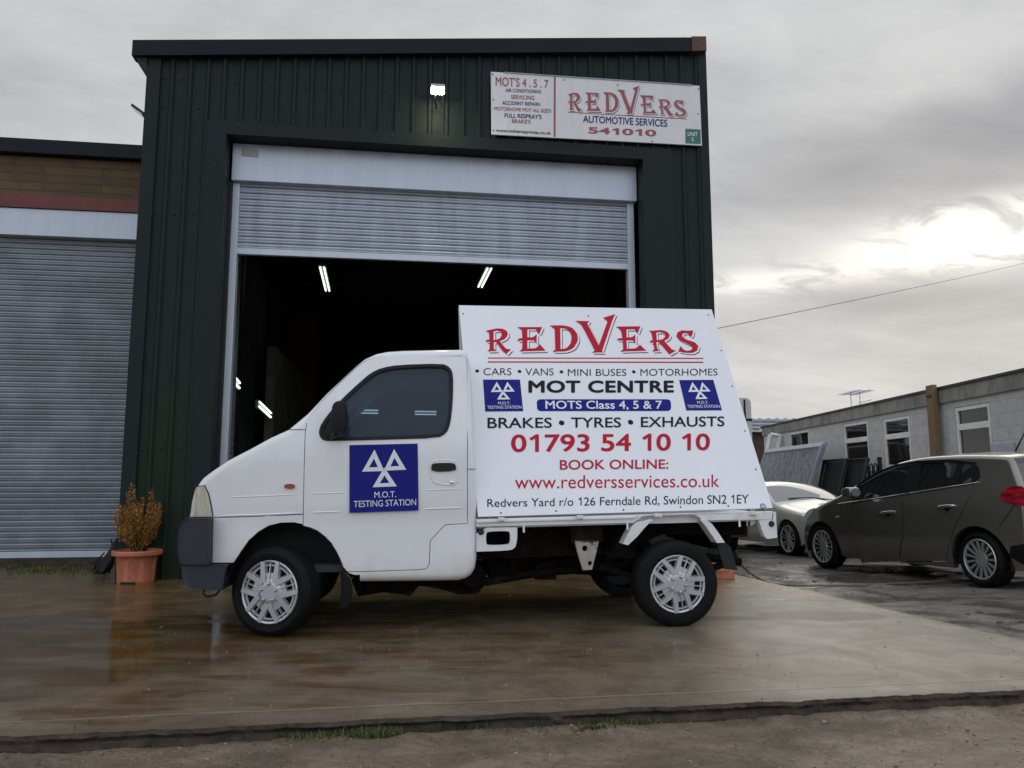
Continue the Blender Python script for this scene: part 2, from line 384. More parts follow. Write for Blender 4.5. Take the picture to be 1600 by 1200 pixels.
def brickmat(name, c1, c2, mortar, scale, bw, bh, ms=.012, rough=.85, bump=.5, dirt=None, swap='xz'):
    m = bpy.data.materials.new(name); m.use_nodes = True; t = NT(m.node_tree)
    ob = t.new('ShaderNodeTexCoord').outputs['Object']; sp_ = t.new('ShaderNodeSeparateXYZ', {0: ob})
    a, b = ('XYZ'.index(swap[0].upper()), 'XYZ'.index(swap[1].upper()))
    uv = t.new('ShaderNodeCombineXYZ', {0: sp_.outputs[a], 1: sp_.outputs[b], 2: 0.}).outputs[0]
    wob = t.noise(ob, 6, 3)
    br = t.new('ShaderNodeTexBrick', {'Vector': uv, 'Color1': (*c1, 1), 'Color2': (*c2, 1), 'Mortar': (*mortar, 1), 'Scale': scale, 'Mortar Size': ms, 'Mortar Smooth': .3, 'Brick Width': bw, 'Row Height': bh})
    c = t.mix(t.ramp(wob, .35, .7, 0, .35), br.outputs[0], [x * .6 for x in c2])
    if dirt: c = t.mix(t.ramp(t.noise(t.mapping(ob, scale=(2, 2, .5)), 2.2, 8, .65, .5), .52, .75, 0, .6), c, dirt)
    h = t.math('ADD', t.math('MULTIPLY', br.outputs[1], -1.0), t.math('MULTIPLY', t.noise(ob, 50, 5), .5))
    t.new('ShaderNodeOutputMaterial', {0: t.new('ShaderNodeBsdfPrincipled', {'Base Color': c, 'Roughness': rough, 'Normal': t.new('ShaderNodeBump', {'Strength': bump, 'Distance': .012, 'Height': h}).outputs[0]}).outputs[0]})
    return m
M['tanbrick'] = brickmat('tanbrick', (.125, .083, .040), (.092, .062, .032), (.075, .055, .032), 1., .62, .098, .008, .9, .6, (.09, .075, .03))
M['whiteblock'] = brickmat('whiteblock', (.57, .575, .555), (.53, .535, .515), (.40, .40, .385), 1., .46, .235, .006, .8, .4, (.44, .43, .39))
M['redbrickwall'] = brickmat('redbrickwall', (.10, .05, .035), (.07, .035, .025), (.07, .06, .05), 1., .23, .08, .01)

_a, _b = ground(0, 1150), ground(1600, 1078); slabB = (_b.y - _a.y) / (_b.x - _a.x); slabA = _a.y - _a.x * slabB
def wetslab():
    m = bpy.data.materials.new('wet_concrete'); m.use_nodes = True; t = NT(m.node_tree)
    ob = t.new('ShaderNodeTexCoord').outputs['Object']; sp_ = t.new('ShaderNodeSeparateXYZ', {0: ob}); X, Y = sp_.outputs[0], sp_.outputs[1]
    n1 = t.noise(ob, .9, 6, .6, .4); n2 = t.noise(t.mapping(ob, scale=(.7, 2.2, 1)), 2.4, 7, .62, .6); n3 = t.noise(ob, 22, 6, .65); n4 = t.noise(ob, 170, 4, .6)
    def ell(x, y, rx, ry):
        a = t.math('DIVIDE', t.math('SUBTRACT', X, x), rx); b = t.math('DIVIDE', t.math('SUBTRACT', Y, y), ry)
        return t.math('SUBTRACT', 1.0, t.math('SQRT', t.math('ADD', t.math('MULTIPLY', a, a), t.math('MULTIPLY', b, b))))
    e = t.math('MAXIMUM', ell(-2.95, 4.45, 1.75, 1.42), ell(-5.2, 5.2, 2.6, .9))
    sheen = t.ramp(t.math('ADD', t.math('MAXIMUM', t.math('MAXIMUM', ell(-1.15, 3.6, 1.0, .8), ell(.8, 3.9, .9, .6)), ell(-.1, 4.6, 1.7, .6)), t.math('MULTIPLY', t.math('SUBTRACT', n1, .5), 1.4)), -.05, .45)
    jp = ground(1220, 940); jd = t.math('SUBTRACT', Y, t.math('ADD', jp.y - jp.x * .142, t.math('MULTIPLY', X, .142)))
    jw = t.math('ADD', jd, t.math('MULTIPLY', t.math('SUBTRACT', n2, .5), .10)); behind = t.ramp(jw, -.02, .10)
    joint = t.ramp(t.math('ABSOLUTE', t.math('ADD', jd, t.math('MULTIPLY', t.math('SUBTRACT', n3, .5), .02))), .016, .006)
    e = t.math('SUBTRACT', e, t.math('MULTIPLY', t.math('MULTIPLY', behind, t.ramp(X, -4.2, -3.4)), 1.2))
    pud = t.ramp(t.math('ADD', e, t.math('MULTIPLY', t.math('SUBTRACT', n1, .5), 1.3)), .02, .22)
    mud = t.ramp(t.math('ADD', n2, t.math('MULTIPLY', e, .12)), .40, .66)
    # concrete painted paler to the right in place of sky reflection, brown mud left
    sky_pale = t.ramp(t.math('ADD', X, t.math('MULTIPLY', t.math('SUBTRACT', n1, .5), 2.2)), .2, 2.2)
    n5 = t.ramp(t.noise(ob, 75, 5, .7), .35, .65); n6 = t.noise(ob, 3.1, 6, .6, .5)
    n3r = t.math('ADD', t.math('MULTIPLY', t.ramp(n6, .3, .7), .62), t.math('ADD', t.math('MULTIPLY', t.ramp(n3, .3, .7), .20), t.math('MULTIPLY', n5, .18)))
    conc = t.mix(n3r, (.15, .125, .088), (.33, .295, .235))
    mudc = t.mix(n3r, (.062, .028, .004), (.165, .083, .016)); mudc = t.mix(t.math('MULTIPLY', n5, .55), mudc, (.050, .029, .009))
    c = t.mix(t.math('MULTIPLY', mud, t.math('SUBTRACT', 1.0, t.math('MULTIPLY', sky_pale, .8))), conc, mudc)
    c = t.mix(t.math('MULTIPLY', t.math('SUBTRACT', 1.0, sky_pale), .55), c, mudc)
    c = t.mix(t.math('MULTIPLY', behind, t.ramp(n2, .36, .60, .25, .85)), c, t.mix(n3r, (.085, .047, .012), (.185, .116, .038)))
    c = t.mix(t.math('MULTIPLY', joint, .75), c, (.028, .019, .010))
    c = t.mix(t.ramp(n4, .66, .74), c, (.26, .23, .18))
    c = t.mix(t.math('MULTIPLY', pud, .40), c, (.060, .036, .013)); stain = t.ramp(t.math('ADD', t.math('MAXIMUM', ell(2.05, 5.35, .50, .20), ell(1.45, 5.25, .35, .10)), t.math('MULTIPLY', t.math('SUBTRACT', n1, .5), 1.2)), .05, .16)
    c = t.mix(t.math('MULTIPLY', stain, .8), c, (.075, .048, .024))
    # trowelled margin: a groove 18 cm in from the front edge
    dd = t.math('SUBTRACT', Y, t.math('ADD', slabA, t.math('MULTIPLY', X, slabB)))
    dd = t.math('ADD', dd, t.math('MULTIPLY', t.math('SUBTRACT', n2, .5), .05))
    gr = t.ramp(t.math('ABSOLUTE', t.math('SUBTRACT', dd, .17)), .016, .004)
    c = t.mix(t.math('MULTIPLY', gr, .5), c, (.26, .21, .16)); c = t.mix(t.ramp(dd, .10, .0, 0, .6), c, (.13, .095, .068))
    rough = t.math('ADD', t.ramp(n6, .32, .68, .06, .14), t.math('ADD', t.math('MULTIPLY', sky_pale, .06), t.math('MULTIPLY', behind, t.ramp(t.math('ADD', X, t.math('MULTIPLY', n6, 1.5)), -2.2, -.6, -.03, .09))))
    rough = t.new('ShaderNodeMix', {0: sheen, 2: rough, 3: .085}).outputs[0]; rough = t.new('ShaderNodeMix', {0: pud, 2: rough, 3: .03}).outputs[0]
    h = t.math('ADD', t.math('MULTIPLY', t.math('MAXIMUM', gr, joint), -.6), t.math('ADD', t.math('MULTIPLY', n3, .12), t.math('ADD', t.math('MULTIPLY', n4, .85), t.math('MULTIPLY', n2, .45))))
    bs = t.new('ShaderNodeMix', {0: pud, 2: .34, 3: .010}).outputs[0]
    bp = t.new('ShaderNodeBump', {'Strength': bs, 'Distance': .012, 'Height': h}).outputs[0]
    t.new('ShaderNodeOutputMaterial', {0: t.new('ShaderNodeBsdfPrincipled', {'Base Color': c, 'Roughness': rough, 'IOR': 1.34, 'Normal': bp}).outputs[0]})
    return m
def yardmat(name, c1, c2, c3, scale, wet=.5, bump=.6):
    m = bpy.data.materials.new(name); m.use_nodes = True; t = NT(m.node_tree)
    ob = t.new('ShaderNodeTexCoord').outputs['Object']
    n1 = t.noise(ob, .8, 7, .62, .6); n2 = t.noise(t.mapping(ob, scale=(1, 2.4, 1)), 2.6, 8, .66, .8); n3 = t.noise(ob, scale, 6, .7); n4 = t.noise(ob, 130, 4, .65)
    c = t.mix(t.ramp(n2, .36, .64), c1, c2); c = t.mix(t.ramp(n3, .45, .75), c, c3)
    c = t.mix(t.ramp(n4, .56, .70, 0, .75), c, [min(1, x * 2.4) for x in c3]); c = t.mix(t.ramp(n4, .44, .30, 0, .75), c, [x * .35 for x in c3])
    w = t.ramp(n1, .43, .54, 0, wet); rough = t.new('ShaderNodeMix', {0: w, 2: .62, 3: .08}).outputs[0]
    h = t.math('ADD', t.math('MULTIPLY', n2, 1.6), t.math('ADD', t.math('MULTIPLY', n3, .8), t.math('MULTIPLY', n4, .55)))
    bs = t.new('ShaderNodeMix', {0: w, 2: bump, 3: bump * .25}).outputs[0]
    t.new('ShaderNodeOutputMaterial', {0: t.new('ShaderNodeBsdfPrincipled', {'Base Color': c, 'Roughness': rough, 'IOR': 1.4, 'Normal': t.new('ShaderNodeBump', {'Strength': bs, 'Distance': .03, 'Height': h}).outputs[0]}).outputs[0]})
    return m
M['slab'] = wetslab()
M['slabedge'] = mat('slabedge', (.040, .028, .019), .85, 0, .5, 9, .8, 30, dirt=(.015, .011, .008), ds=5, damt=.8, stretch=(1, 1, 4))
M['yard'] = yardmat('yard', (.10, .086, .070), (.20, .178, .15), (.050, .038, .028), 9, .95)
M['track'] = yardmat('track', (.150, .108, .072), (.25, .192, .138), (.115, .084, .058), 30, .5, 1.)

# ------------------------------------------------------------------ ground
def fbm(x, y, s): return mnoise.fractal(Vector((x * s, y * s, 3.3)), 1., 2., 5)
def zyard(x, y): return -.06 - .037 * max(0., min(12., y - 3.5))
def yardpt(u, v, dz=0.):
    z = -.1
    for _ in range(30): p = ground(u, v, z + dz); z = zyard(p.x, p.y)
    return ground(u, v, z + dz)

FA = ground(0, 1150); FB = ground(1600, 1078)                      # slab front edge
RA = ground(1150, 898); RB = ground(1600, 1001)                    # slab right edge
def isect(a, b, c, d):
    den = (a.x - b.x) * (c.y - d.y) - (a.y - b.y) * (c.x - d.x)
    t = ((a.x - c.x) * (c.y - d.y) - (a.y - c.y) * (c.x - d.x)) / den; return a + (b - a) * t
fdir = (FB - FA).normalized(); CORNER = isect(FA, FB, RA, RB)
def build_slab():
    left = FA - fdir * 14; n = 1500; front = []
    L = (CORNER - left).length
    for i in range(n + 1):
        p = left + fdir * (L * i / n); w = .022 * fbm(p.x, 0, 2.3) + .012 * fbm(p.x, 7, 14) + .006 * fbm(p.x, 3, 55)
        front.append((p.x + w * .2, p.y + w, 0))
    rd = (RA - RB).normalized(); far = RA + rd * 16; m = 160; right = []
    for i in range(1, m + 1):
        p = CORNER.lerp(far, i / m); w = .012 * fbm(0, p.y, 2.5); right.append((p.x + w, p.y, 0))
    poly = front + right + [(-26, 22, 0), (-26, left.y, 0)]
    mb = MB(); k = len(poly); mb.add(poly, [tuple(range(k))])
    edge = front + right; e2 = []
    for i, (x, y, z) in enumerate(edge):
        e2.append((x, y, z))
    rows = []
    for dz, push in ((0, 0), (-.014, .010), (-.03, -.004), (-.055, .016), (-.8, .02)):
        rows.append([(x + (0 if i < len(front) else 1) * push, y - (1 if i < len(front) else 0) * (push + (.014 * fbm(x, dz * 40 + 5, 6) + .008 * fbm(x, dz * 90, 30)) * (1 if dz else 0)), dz) for i, (x, y, z) in enumerate(edge)])
    mb.grid(rows, 1)
    o = mb.build('concrete_slab', [M['slab'], M['slabedge']]); tag(o, kind='structure')
build_slab()
def gridsheet(name, xs, ys, zf, mt):
    mb = MB(); mb.grid([[(x, y, zf(x, y)) for x in xs] for y in ys]); return tag(mb.build(name, mt, smooth=180), kind='structure')
def lin(a, b, n): return [a + (b - a) * i / (n - 1) for i in range(n)]
def zfar(x, y):
    return zyard(x, y) + (.02 * fbm(x, y, .9) + .012 * fbm(x, y, 4) if (y < 25 and abs(x) < 25) else 0) - (.0 if y < 12 else .0)
def slabline(x): return FA.y + (x - FA.x) * fdir.y / fdir.x
def zyd(x, y):
    z = zfar(x, y)
    return z - .9 if (x < 1.2 and y > slabline(x) + .35) or (y < slabline(x) + .12 and x < 4.45) else z
gridsheet('yard', lin(-30, 1.0, 12) + lin(1.3, 14, 130) + lin(16, 60, 12) + [200, 900], lin(3.15, 16, 150) + lin(17, 60, 20) + [200, 900], lambda x, y: zyd(x, y), M['yard'])
def ztrack(x, y):
    d = slabline(x) - y                                            # distance in front of the slab edge
    z = -.062 + .012 * fbm(x, y, 1.6) + .008 * fbm(x, y, 6) + .004 * fbm(x, y, 22)
    rut = math.exp(-((d - .42) / .16) ** 2) * (.022 if -2.2 < x < .4 else .008)
    bank = .016 * math.exp(-((d - .07) / .07) ** 2) * (1 + fbm(x, 0, 3))
    return z - rut + bank
gridsheet('track', [-900, -200] + lin(-40, -3.2, 20) + lin(-3, 4.6, 330) + lin(5, 40, 20) + [200, 900], [-900, -100] + lin(-20, 1.6, 12) + lin(1.75, 3.9, 120), lambda x, y: (ztrack(x, y) if y > 0 else -.07) - (1.0 if y > slabline(x) + .18 and x < 4.3 else 0) - (.03 if y > slabline(x) + .02 and x >= 4.3 else 0), M['track'])

def grass():
    mb = MB()
    def blade(p, h, lean, a, w=.0035):
        d = Vector((math.cos(a), math.sin(a), 0)); s_ = Vector((-d.y, d.x, 0)); p = Vector(p)
        pts = [p + d * lean * t * t + Vector((0, 0, h * t * (1 - .25 * t * lean / h))) for t in (0, .4, .75, 1)]
        ws = (w, w * .9, w * .55, .0003)
        mb.add([q + s_ * k * e for q, k in zip(pts, ws) for e in (-1, 1)], [(0, 1, 3, 2), (2, 3, 5, 4), (4, 5, 7, 6)])
    tufts = [(495, 1160, 40, .035), (560, 1156, 150, .055), (600, 1152, 160, .055), (515, 1158, 50, .04), (450, 1156, 40, .035), (455, 1160, 30, .03), (700, 1140, 24, .05), (745, 1138, 40, .05), (660, 1143, 18, .045), (735, 1142, 20, .04),
             (930, 1143, 130, .028), (960, 1138, 90, .028), (905, 1146, 60, .022), (1005, 1130, 70, .035), (1050, 1128, 60, .03), (1080, 1126, 50, .026), (850, 1146, 60, .02), (780, 1148, 60, .018), (820, 1150, 40, .018), (1250, 1112, 30, .02), (1180, 1120, 30, .018), (300, 1166, 30, .018), (230, 1170, 30, .018), (160, 1172, 30, .018)]
    for u, v, n, h in tufts:
        c = ground(u, v, -.06)
        for _ in range(n):
            x = c.x + random.gauss(0, .032); y = min(c.y + random.gauss(0, .018), slabline(x) - .01)
            blade((x, y, ztrack(x, y) - .004), .75 * h * random.uniform(.45, 1.25), h * random.uniform(.1, .8), random.uniform(0, 6.3), .0022)
    for _ in range(1700):                                           # mossy strip in front of the grey shutter on the left
        u = random.uniform(10, 172); v = random.gauss(890, 4) + (170 - u) * .0; p = ground(u, v, .0)
        blade((p.x, p.y, 0), random.uniform(.01, .035), .02 * random.random(), random.uniform(0, 6.3), .004)
    tag(mb.build('grass', M['grass'], fix=False), kind='stuff', label='short green grass and moss along the slab edge and by the left shutter', cat='grass')
grass()
def stones():
    mb = MB(); ico = [(0, 0, 1), (.89, 0, .45), (.28, .85, .45), (-.72, .53, .45), (-.72, -.53, .45), (.28, -.85, .45), (.72, .53, -.45), (-.28, .85, -.45), (-.89, 0, -.45), (-.28, -.85, -.45), (.72, -.53, -.45), (0, 0, -1)]
    fs = [(0, 1, 2), (0, 2, 3), (0, 3, 4), (0, 4, 5), (0, 5, 1), (1, 6, 2), (2, 7, 3), (3, 8, 4), (4, 9, 5), (5, 10, 1), (6, 7, 2), (7, 8, 3), (8, 9, 4), (9, 10, 5), (10, 6, 1), (11, 7, 6), (11, 8, 7), (11, 9, 8), (11, 10, 9), (11, 6, 10)]
    def stone(x, y, z, r, m):
        a = random.uniform(0, 6.3); c, s_ = math.cos(a), math.sin(a); sx, sy, sz = random.uniform(.7, 1.3), random.uniform(.7, 1.2), random.uniform(.4, .8)
        vs = []
        for p in ico:
            k = random.uniform(.8, 1.2) * r; px_, py_, pz_ = p[0] * sx * k, p[1] * sy * k, p[2] * sz * k
            vs.append((x + px_ * c - py_ * s_, y + px_ * s_ + py_ * c, z + pz_))
        mb.add(vs, fs, m)
    for _ in range(13000):
        x = random.uniform(-2.6, 3.2); y = random.uniform(1.9, 3.4); d = slabline(x) - y
        if d < .02 or (fbm(x, y, 1.2) < -.05 and random.random() < .7): continue
        stone(x, y, ztrack(x, y), abs(random.gauss(0, .0030)) + .0014, random.choice((0, 0, 0, 1, 2)))
    tag(mb.build('gravel', [mat('stonebrown', (.16, .125, .092), .6, 0, .3, 30), mat('stonegrey', (.24, .22, .20), .6, 0, .3, 30), mat('stonedark', (.07, .055, .045), .6, 0, .3, 30)], fix=False, smooth=40), kind='stuff', label='loose grit and small stones on the muddy track in front of the slab', cat='gravel')
    mb = MB(); globals()['_'] = 0
    for _ in range(420):
        x = random.uniform(2.0, 7.5); y = random.uniform(5.2, 12.5)
        if fbm(x, y, .7) < .02: continue
        stone2 = abs(random.gauss(0, .009)) + .004; vs = []
        for p in ico:
            k = random.uniform(.7, 1.25) * stone2; vs.append((x + p[0] * k * 1.5, y + p[1] * k, zfar(x, y) + p[2] * k * .6))
        mb.add(vs, fs, 0)
    tag(mb.build('mud_clods', mat('mudclod', (.022, .016, .012), .7, 0, .4, 20, .3, 60), fix=False, smooth=50), kind='stuff', label='dark lumps of mud scattered over the wet yard in front of the parked cars', cat='mud')
    mb = MB()
    for _ in range(420):
        u = random.uniform(0, 1600); v = random.uniform(930, 1140); p = ground(u, v)
        if p.y < slabline(p.x) + .02 or p.x > RA.x + (p.y - RA.y) * (RB.x - RA.x) / (RB.y - RA.y) - .03: continue
        k = abs(random.gauss(0, .0022)) + .0012; mb.add([(p.x + q[0] * k * 1.3, p.y + q[1] * k, q[2] * k * .6 + k * .2) for q in ico], fs, random.choice((0, 0, 1)))
    tag(mb.build('grit', [mat('gritpale', (.17, .14, .095), .6, 0, .3, 30), mat('gritdark', (.03, .024, .02), .6, 0, .3, 30)], fix=False), kind='stuff', label='scattered grit lying on the wet concrete slab around the truck', cat='grit')
stones()

# ------------------------------------------------------------------ green workshop
WF = yawframe(ground(270, 905), 8.1); WP = WF.O
def W(u, v, y=0.): return WF.px(u, v, y)
shop = empty('workshop', WF, 'tall dark green metal clad workshop with a half open roller shutter', 'building')
eTL, eTR = W(207, 62, -.085), W(1103, 58, -.085); sL, sR = W(232, 95)[0], W(1113, 430)[0]
opL = .29; opR = W(1003, 249)[0]; opT = W(352, 211)[1]; rev = .16
bandL, bandR, bandT = W(324, 215)[0], W(1050, 300)[0], W(352, 211)[1] + .135
DEEP = 10.5
def ztop(s): return eTL[1] + (eTR[1] - eTL[1]) * (s - eTL[0]) / (eTR[0] - eTL[0])
def clad(mb, s0, s1, z0, z1f, pitch=.172, flip=1, conv=lambda s, y, z: (s, y, z)):
    prof = []; s = s0
    while s < s1 - .01:
        for ds, y in ((0, 0), (pitch - .062, 0), (pitch - .046, -.024), (pitch - .020, -.024), (pitch - .004, 0)):
            if s + ds < s1: prof.append((s + ds, y))
        s += pitch
    prof.append((s1, 0))
    mb.grid([[conv(a, y, z0) for a, y in prof], [conv(a, y, z1f(a)) for a, y in prof]])
    return mb
mb = MB()
clad(mb, sL + .10, bandL, -.02, lambda s: ztop(s) - .12); clad(mb, bandL, bandR, bandT - .02, lambda s: ztop(s) - .12); clad(mb, bandR, sR - .08, -.02, lambda s: ztop(s) - .12)
def screw(s, z, y=-.004):
    mb.add([(s + .011 * math.cos(a), y - .004, z + .011 * math.sin(a)) for a in [k * math.pi / 4 for k in range(8)]] + [(s, y - .012, z)], [(i, (i + 1) % 8, 8) for i in range(8)], 1)
for i in range(33):
    s = sL + .16 + .172 * i
    if s < sR - .1 and random.random() < .75: screw(s, bandT + .42 + random.uniform(-.012, .012))
    if (s < bandL or bandR < s < sR - .1): [screw(s, z + random.uniform(-.02, .02)) for z in (4.6, 3.5, 2.3, 1.2) if random.random() < .7]
mb.build('front_cladding', [M['cladding'], M['screw']], shop, fix=False)
# flashings
mb = MB()
mb.box((bandL, -.032, -.02), (opL, rev, bandT)).box((opR, -.032, -.02), (bandR, rev, bandT)).box((opL - .002, -.030, opT), (opR + .002, rev, bandT - .001))
for k in range(9):
    s = opL + .1 + k * (opR - opL - .2) / 8; mb.box((s - .009, -.036, opT + .085), (s + .009, -.030, opT + .103), 1)
for z in (1.1, 1.9, 2.7, 3.4, 4.0): mb.box((opL - .1, -.038, z), (opL - .085, -.031, z + .016), 1); mb.box((opR + .14, -.038, z), (opR + .155, -.031, z + .016), 1)
mb.build('door_surround', [M['flashing'], M['screw']], shop)
mb = MB(); mb.prism([(sL, -.02), (sL + .13, -.02), (sL + .13, ztop(sL + .13) - .13), (sL, ztop(sL) - .13)], -.034, .12); mb.build('corner_trim', M['flashing'], shop, bevel=.006)
mb = MB(); mb.prism([(sR - .10, -.02), (sR, -.02), (sR, ztop(sR) - .13), (sR - .10, ztop(sR - .10) - .13)], -.034, .12); mb.build('corner_trim', M['flashing'], shop, bevel=.006)
cap0 = W(1076, 70)[0]
def verge(a, b, pr, top=0.): return [(a, ztop(a) - .165), (b, ztop(b) - .165), (b, ztop(b) + top), (a, ztop(a) + top)]
MB().prism(verge(eTL[0], cap0, 0), -.085, .05).build('roof_fascia', M['fascia'], shop, bevel=.004)
MB().prism(verge(cap0, eTR[0], 0, .006), -.095, .05).build('fascia_end_cap', M['rustcap'], shop, bevel=.004)
MB().prism([(eTL[0], ztop(eTL[0]) - .03), (eTR[0], ztop(eTR[0]) - .03), (eTR[0], ztop(eTR[0])), (eTL[0], ztop(eTL[0]))], .052, DEEP).build('roof', M['fascia'], shop)
g0 = sL - .05
MB().prism([(g0 - .045, ztop(g0) - .18), (g0 + .055, ztop(g0) - .24), (g0 + .055, ztop(g0) - .17), (g0 - .07, ztop(g0) - .17)], -.06, DEEP).build('gutter', M['fascia'], shop)
mb = MB()
clad(mb, .12, DEEP, -.02, lambda a: ztop(sL) - .06, conv=lambda a, y, z: (sL + .004 + y, a, z)); clad(mb, .12, DEEP, -.02, lambda a: ztop(sR) - .06, conv=lambda a, y, z: (sR - .004 - y, a, z))
mb.build('side_cladding', M['cladding'], shop, fix=False)
# interior
mb = MB(); zi = 4.75
mb.grid([[(sL + .14, DEEP - .1, 0), (sR - .14, DEEP - .1, 0)], [(sL + .14, DEEP - .1, 5.2), (sR - .14, DEEP - .1, 5.2)]])
mb.grid([[(sL + .14, .2, zi), (sR - .14, .2, zi + .3)], [(sL + .14, DEEP - .1, zi), (sR - .14, DEEP - .1, zi + .3)]])
clad(mb, .2, DEEP, 0, lambda a: 5.1, pitch=.16, conv=lambda a, y, z: (sR - .12 + y, a, z)); clad(mb, 3.5, DEEP, 0, lambda a: 5.1, pitch=.16, conv=lambda a, y, z: (sL + .12 - y, a, z)); mb.grid([[(sL + .12, .2, 0), (sL + .12, 3.5, 0)], [(sL + .12, .2, 5.1), (sL + .12, 3.5, 5.1)]])
mb.grid([[(sL + .2, .17, 0), (opL, .17, 0)], [(sL + .2, .17, 5), (opL, .17, 5)]]); mb.grid([[(opR, .17, 0), (sR - .1, .17, 0)], [(opR, .17, 5), (sR - .1, .17, 5)]]); mb.grid([[(opL, .17, opT), (opR, .17, opT)], [(opL, .17, 5), (opR, .17, 5)]])
mb.build('lining', M['interior'], shop, fix=False)
mb = MB()
for y in (3.2, 6.4): mb.box((sL + .16, y, 0), (sL + .34, y + .2, zi - .02)); mb.box((sR - .34, y, 0), (sR - .16, y + .2, zi)); mb.box((sL + .16, y + .02, zi - .25), (sR - .16, y + .18, zi - .03))
mb.build('steel_frame', M['dark'], shop)
MB().box((sL + .36, 5.2, 0), (sL + .5, 8.6, 3.1)).build('inner_block_wall', M['block'], shop)
# shutter
bTL, bTR, bBL, bBR = W(360, 226, rev + .01), W(995, 264, rev + .01), W(357, 279, rev + .01), W(995, 316, rev + .01)
def shutter(mb, s0, s1, z0, z1, y, pitch=.075, d=.020):
    prof = []; z = z1
    while z > z0 + .005:
        for o_, t in ((.05, .0), (.60, .05), (.95, .14), (1., .26), (.86, .42), (.66, .52), (.62, .56), (.66, .62), (.55, .74), (.32, .86), (-.5, .89), (-.5, .98)): prof.append((y - d * o_, z - pitch * t))
        z -= pitch
    prof = [(a, b) for a, b in prof if b >= z0]
    mb.grid([[(s0, a, b) for a, b in prof], [(s1, a, b) for a, b in prof]])
sht = []
bx0, bx1 = opL + .02, opR - .01; boxB = (bBL[1] + bBR[1]) / 2
mb = MB(); mb.box((bx0, rev + .01, boxB), (bx1, rev + .45, opT - .004))
bo = mb.build('shutter_housing', M['galvbox'], shop, bevel=.006)
q = [W(a, b, rev + .006) for a, b in ((377, 243), (403, 246), (404, 234), (378, 230))]
MB().prism(q, rev + .004, rev + .0095).build('label_plate', M['lampcase'], bo)
cz = (W(372, 401, rev + .12)[1] + W(975, 419, rev + .12)[1]) / 2
mb = MB(); shutter(mb, opL + .08, opR - .09, cz + .07, boxB + .1, rev + .12, .066, .022); mb.build('shutter_curtain', M['galv'], shop, smooth=50, fix=False)
MB().box((opL + .08, rev + .09, cz), (opR - .09, rev + .14, cz + .066)).build('bottom_rail', M['galvbox'], shop, bevel=.005)
for a, b in ((W(366, 400, rev + .07)[0] - .045, opL + .095), (opR - .105, opR - .03)):
    MB().box((a, rev + .07, 0), (b, rev + .17, boxB - .002)).build('shutter_guide', M['galvbox'], shop, bevel=.004)
MB().box((opL - .06, rev + .03, 0), (W(366, 400, rev + .07)[0] - .046, rev + .2, boxB - .003)).build('dark_gap_fill', M['dark'], shop)  # dark box added in the gap by the guide, standing in for its shade

# lamps
def tube_light(name, fr_pts, w, label, group, back=Vector((0, 0, 1))):
    a, b = [Vector(p) for p in fr_pts]; d = (b - a).normalized(); n = back - d * back.dot(d); n.normalize(); c = (a + b) / 2
    o = empty(name, Frame(c, d, n), label, 'light', group); L = (b - a).length / 2
    MB().box((-L, -w, .012), (L, w, .05)).build('casing', M['lampcase'], o)
    for k in (-.55, .55): MB().tube([(-L + .02, k * w, 0), (L - .02, k * w, 0)], .013, 8).build('tube', M['tube'], o, smooth=60)
WX = WF.x
zl = 4.2
def onz(u, v, z): return ground(u, v, z)
tube_light('fluorescent_light', [onz(503, 417, zl), onz(512, 455, zl)], .055, 'twin tube light on the dark ceiling, above the cab nose of the truck', 'lit tube lights inside the workshop')
tube_light('fluorescent_light', [onz(765, 419, zl), onz(750, 449, zl)], .055, 'twin tube light on the dark ceiling, just above the top edge of the advertising board', 'lit tube lights inside the workshop')
def onleft(u, v):
    y, z = WF.pxx(u, v, sL + .52); return WF.w(sL + .52, y, z)
zax = Vector((0, 0, 1))
tube_light('fluorescent_light', [onleft(354, 578), onleft(375, 603)], .06, 'slanting tube light on the left inner wall half hidden by the shutter guide', 'lit tube lights inside the workshop', -WF.x)
tube_light('fluorescent_light', [onleft(405, 631), onleft(424, 649)], .06, 'slanting tube light low on the left inner wall above the truck bonnet', 'lit tube lights inside the workshop', -WF.x)
for a, b, lb in (((562, 643), (592, 643.5), 'short level tube light seen through the cab window beside the door mirror'), ((647, 645), (683, 645.5), 'short level tube light seen through the rear half of the cab window')):
    pa, pb = WF.px(*a, DEEP - .3), WF.px(*b, DEEP - .3)
    tube_light('fluorescent_light', [WF.w(pa[0], DEEP - .3, pa[1]), WF.w(pb[0], DEEP - .3, pb[1])], .06, lb, 'lit tube lights inside the workshop', WF.y)
fs_, fz = W(684, 140, -.2)
fl = empty('floodlight', WF, 'small lit floodlight on the green wall above the shutter', 'light'); fl.matrix_world = Frame(WF.w(fs_, -.20, fz), WF.x).M
Mt = Matrix.Rotation(R(58), 4, 'X')
MB().box((-.072, -.015, -.045), (.072, .035, .045), M=Mt).build('housing', M['lampcase'], fl, bevel=.006)
MB().box((-.062, -.022, -.036), (.062, -.0155, .036), M=Mt).build('lens', M['flood'], fl)
MB().tube([(-.02, .02, -.05), (-.03, .06, -.09), (0, .195, -.10)], .008).tube([(.05, .03, -.05), (.06, .05, -.10), (.02, .19, -.13), (.01, .194, -.35)], .004).build('bracket', M['dark'], fl)
ps, pz = W(222, 171)
f2 = empty('floodlight', Frame(WF.w(sL - .07, .05, pz), WF.x), 'small black floodlight sticking out from the left corner of the green workshop', 'light')
Mt = Matrix.Rotation(R(35), 4, 'Y')
MB().box((-.075, -.06, -.012), (.075, .06, .012), M=Mt).build('housing', M['dark'], f2, bevel=.004); MB().box((-.06, -.05, -.019), (.06, .05, -.0125), M=Mt).build('lens', M['lampedge'], f2)
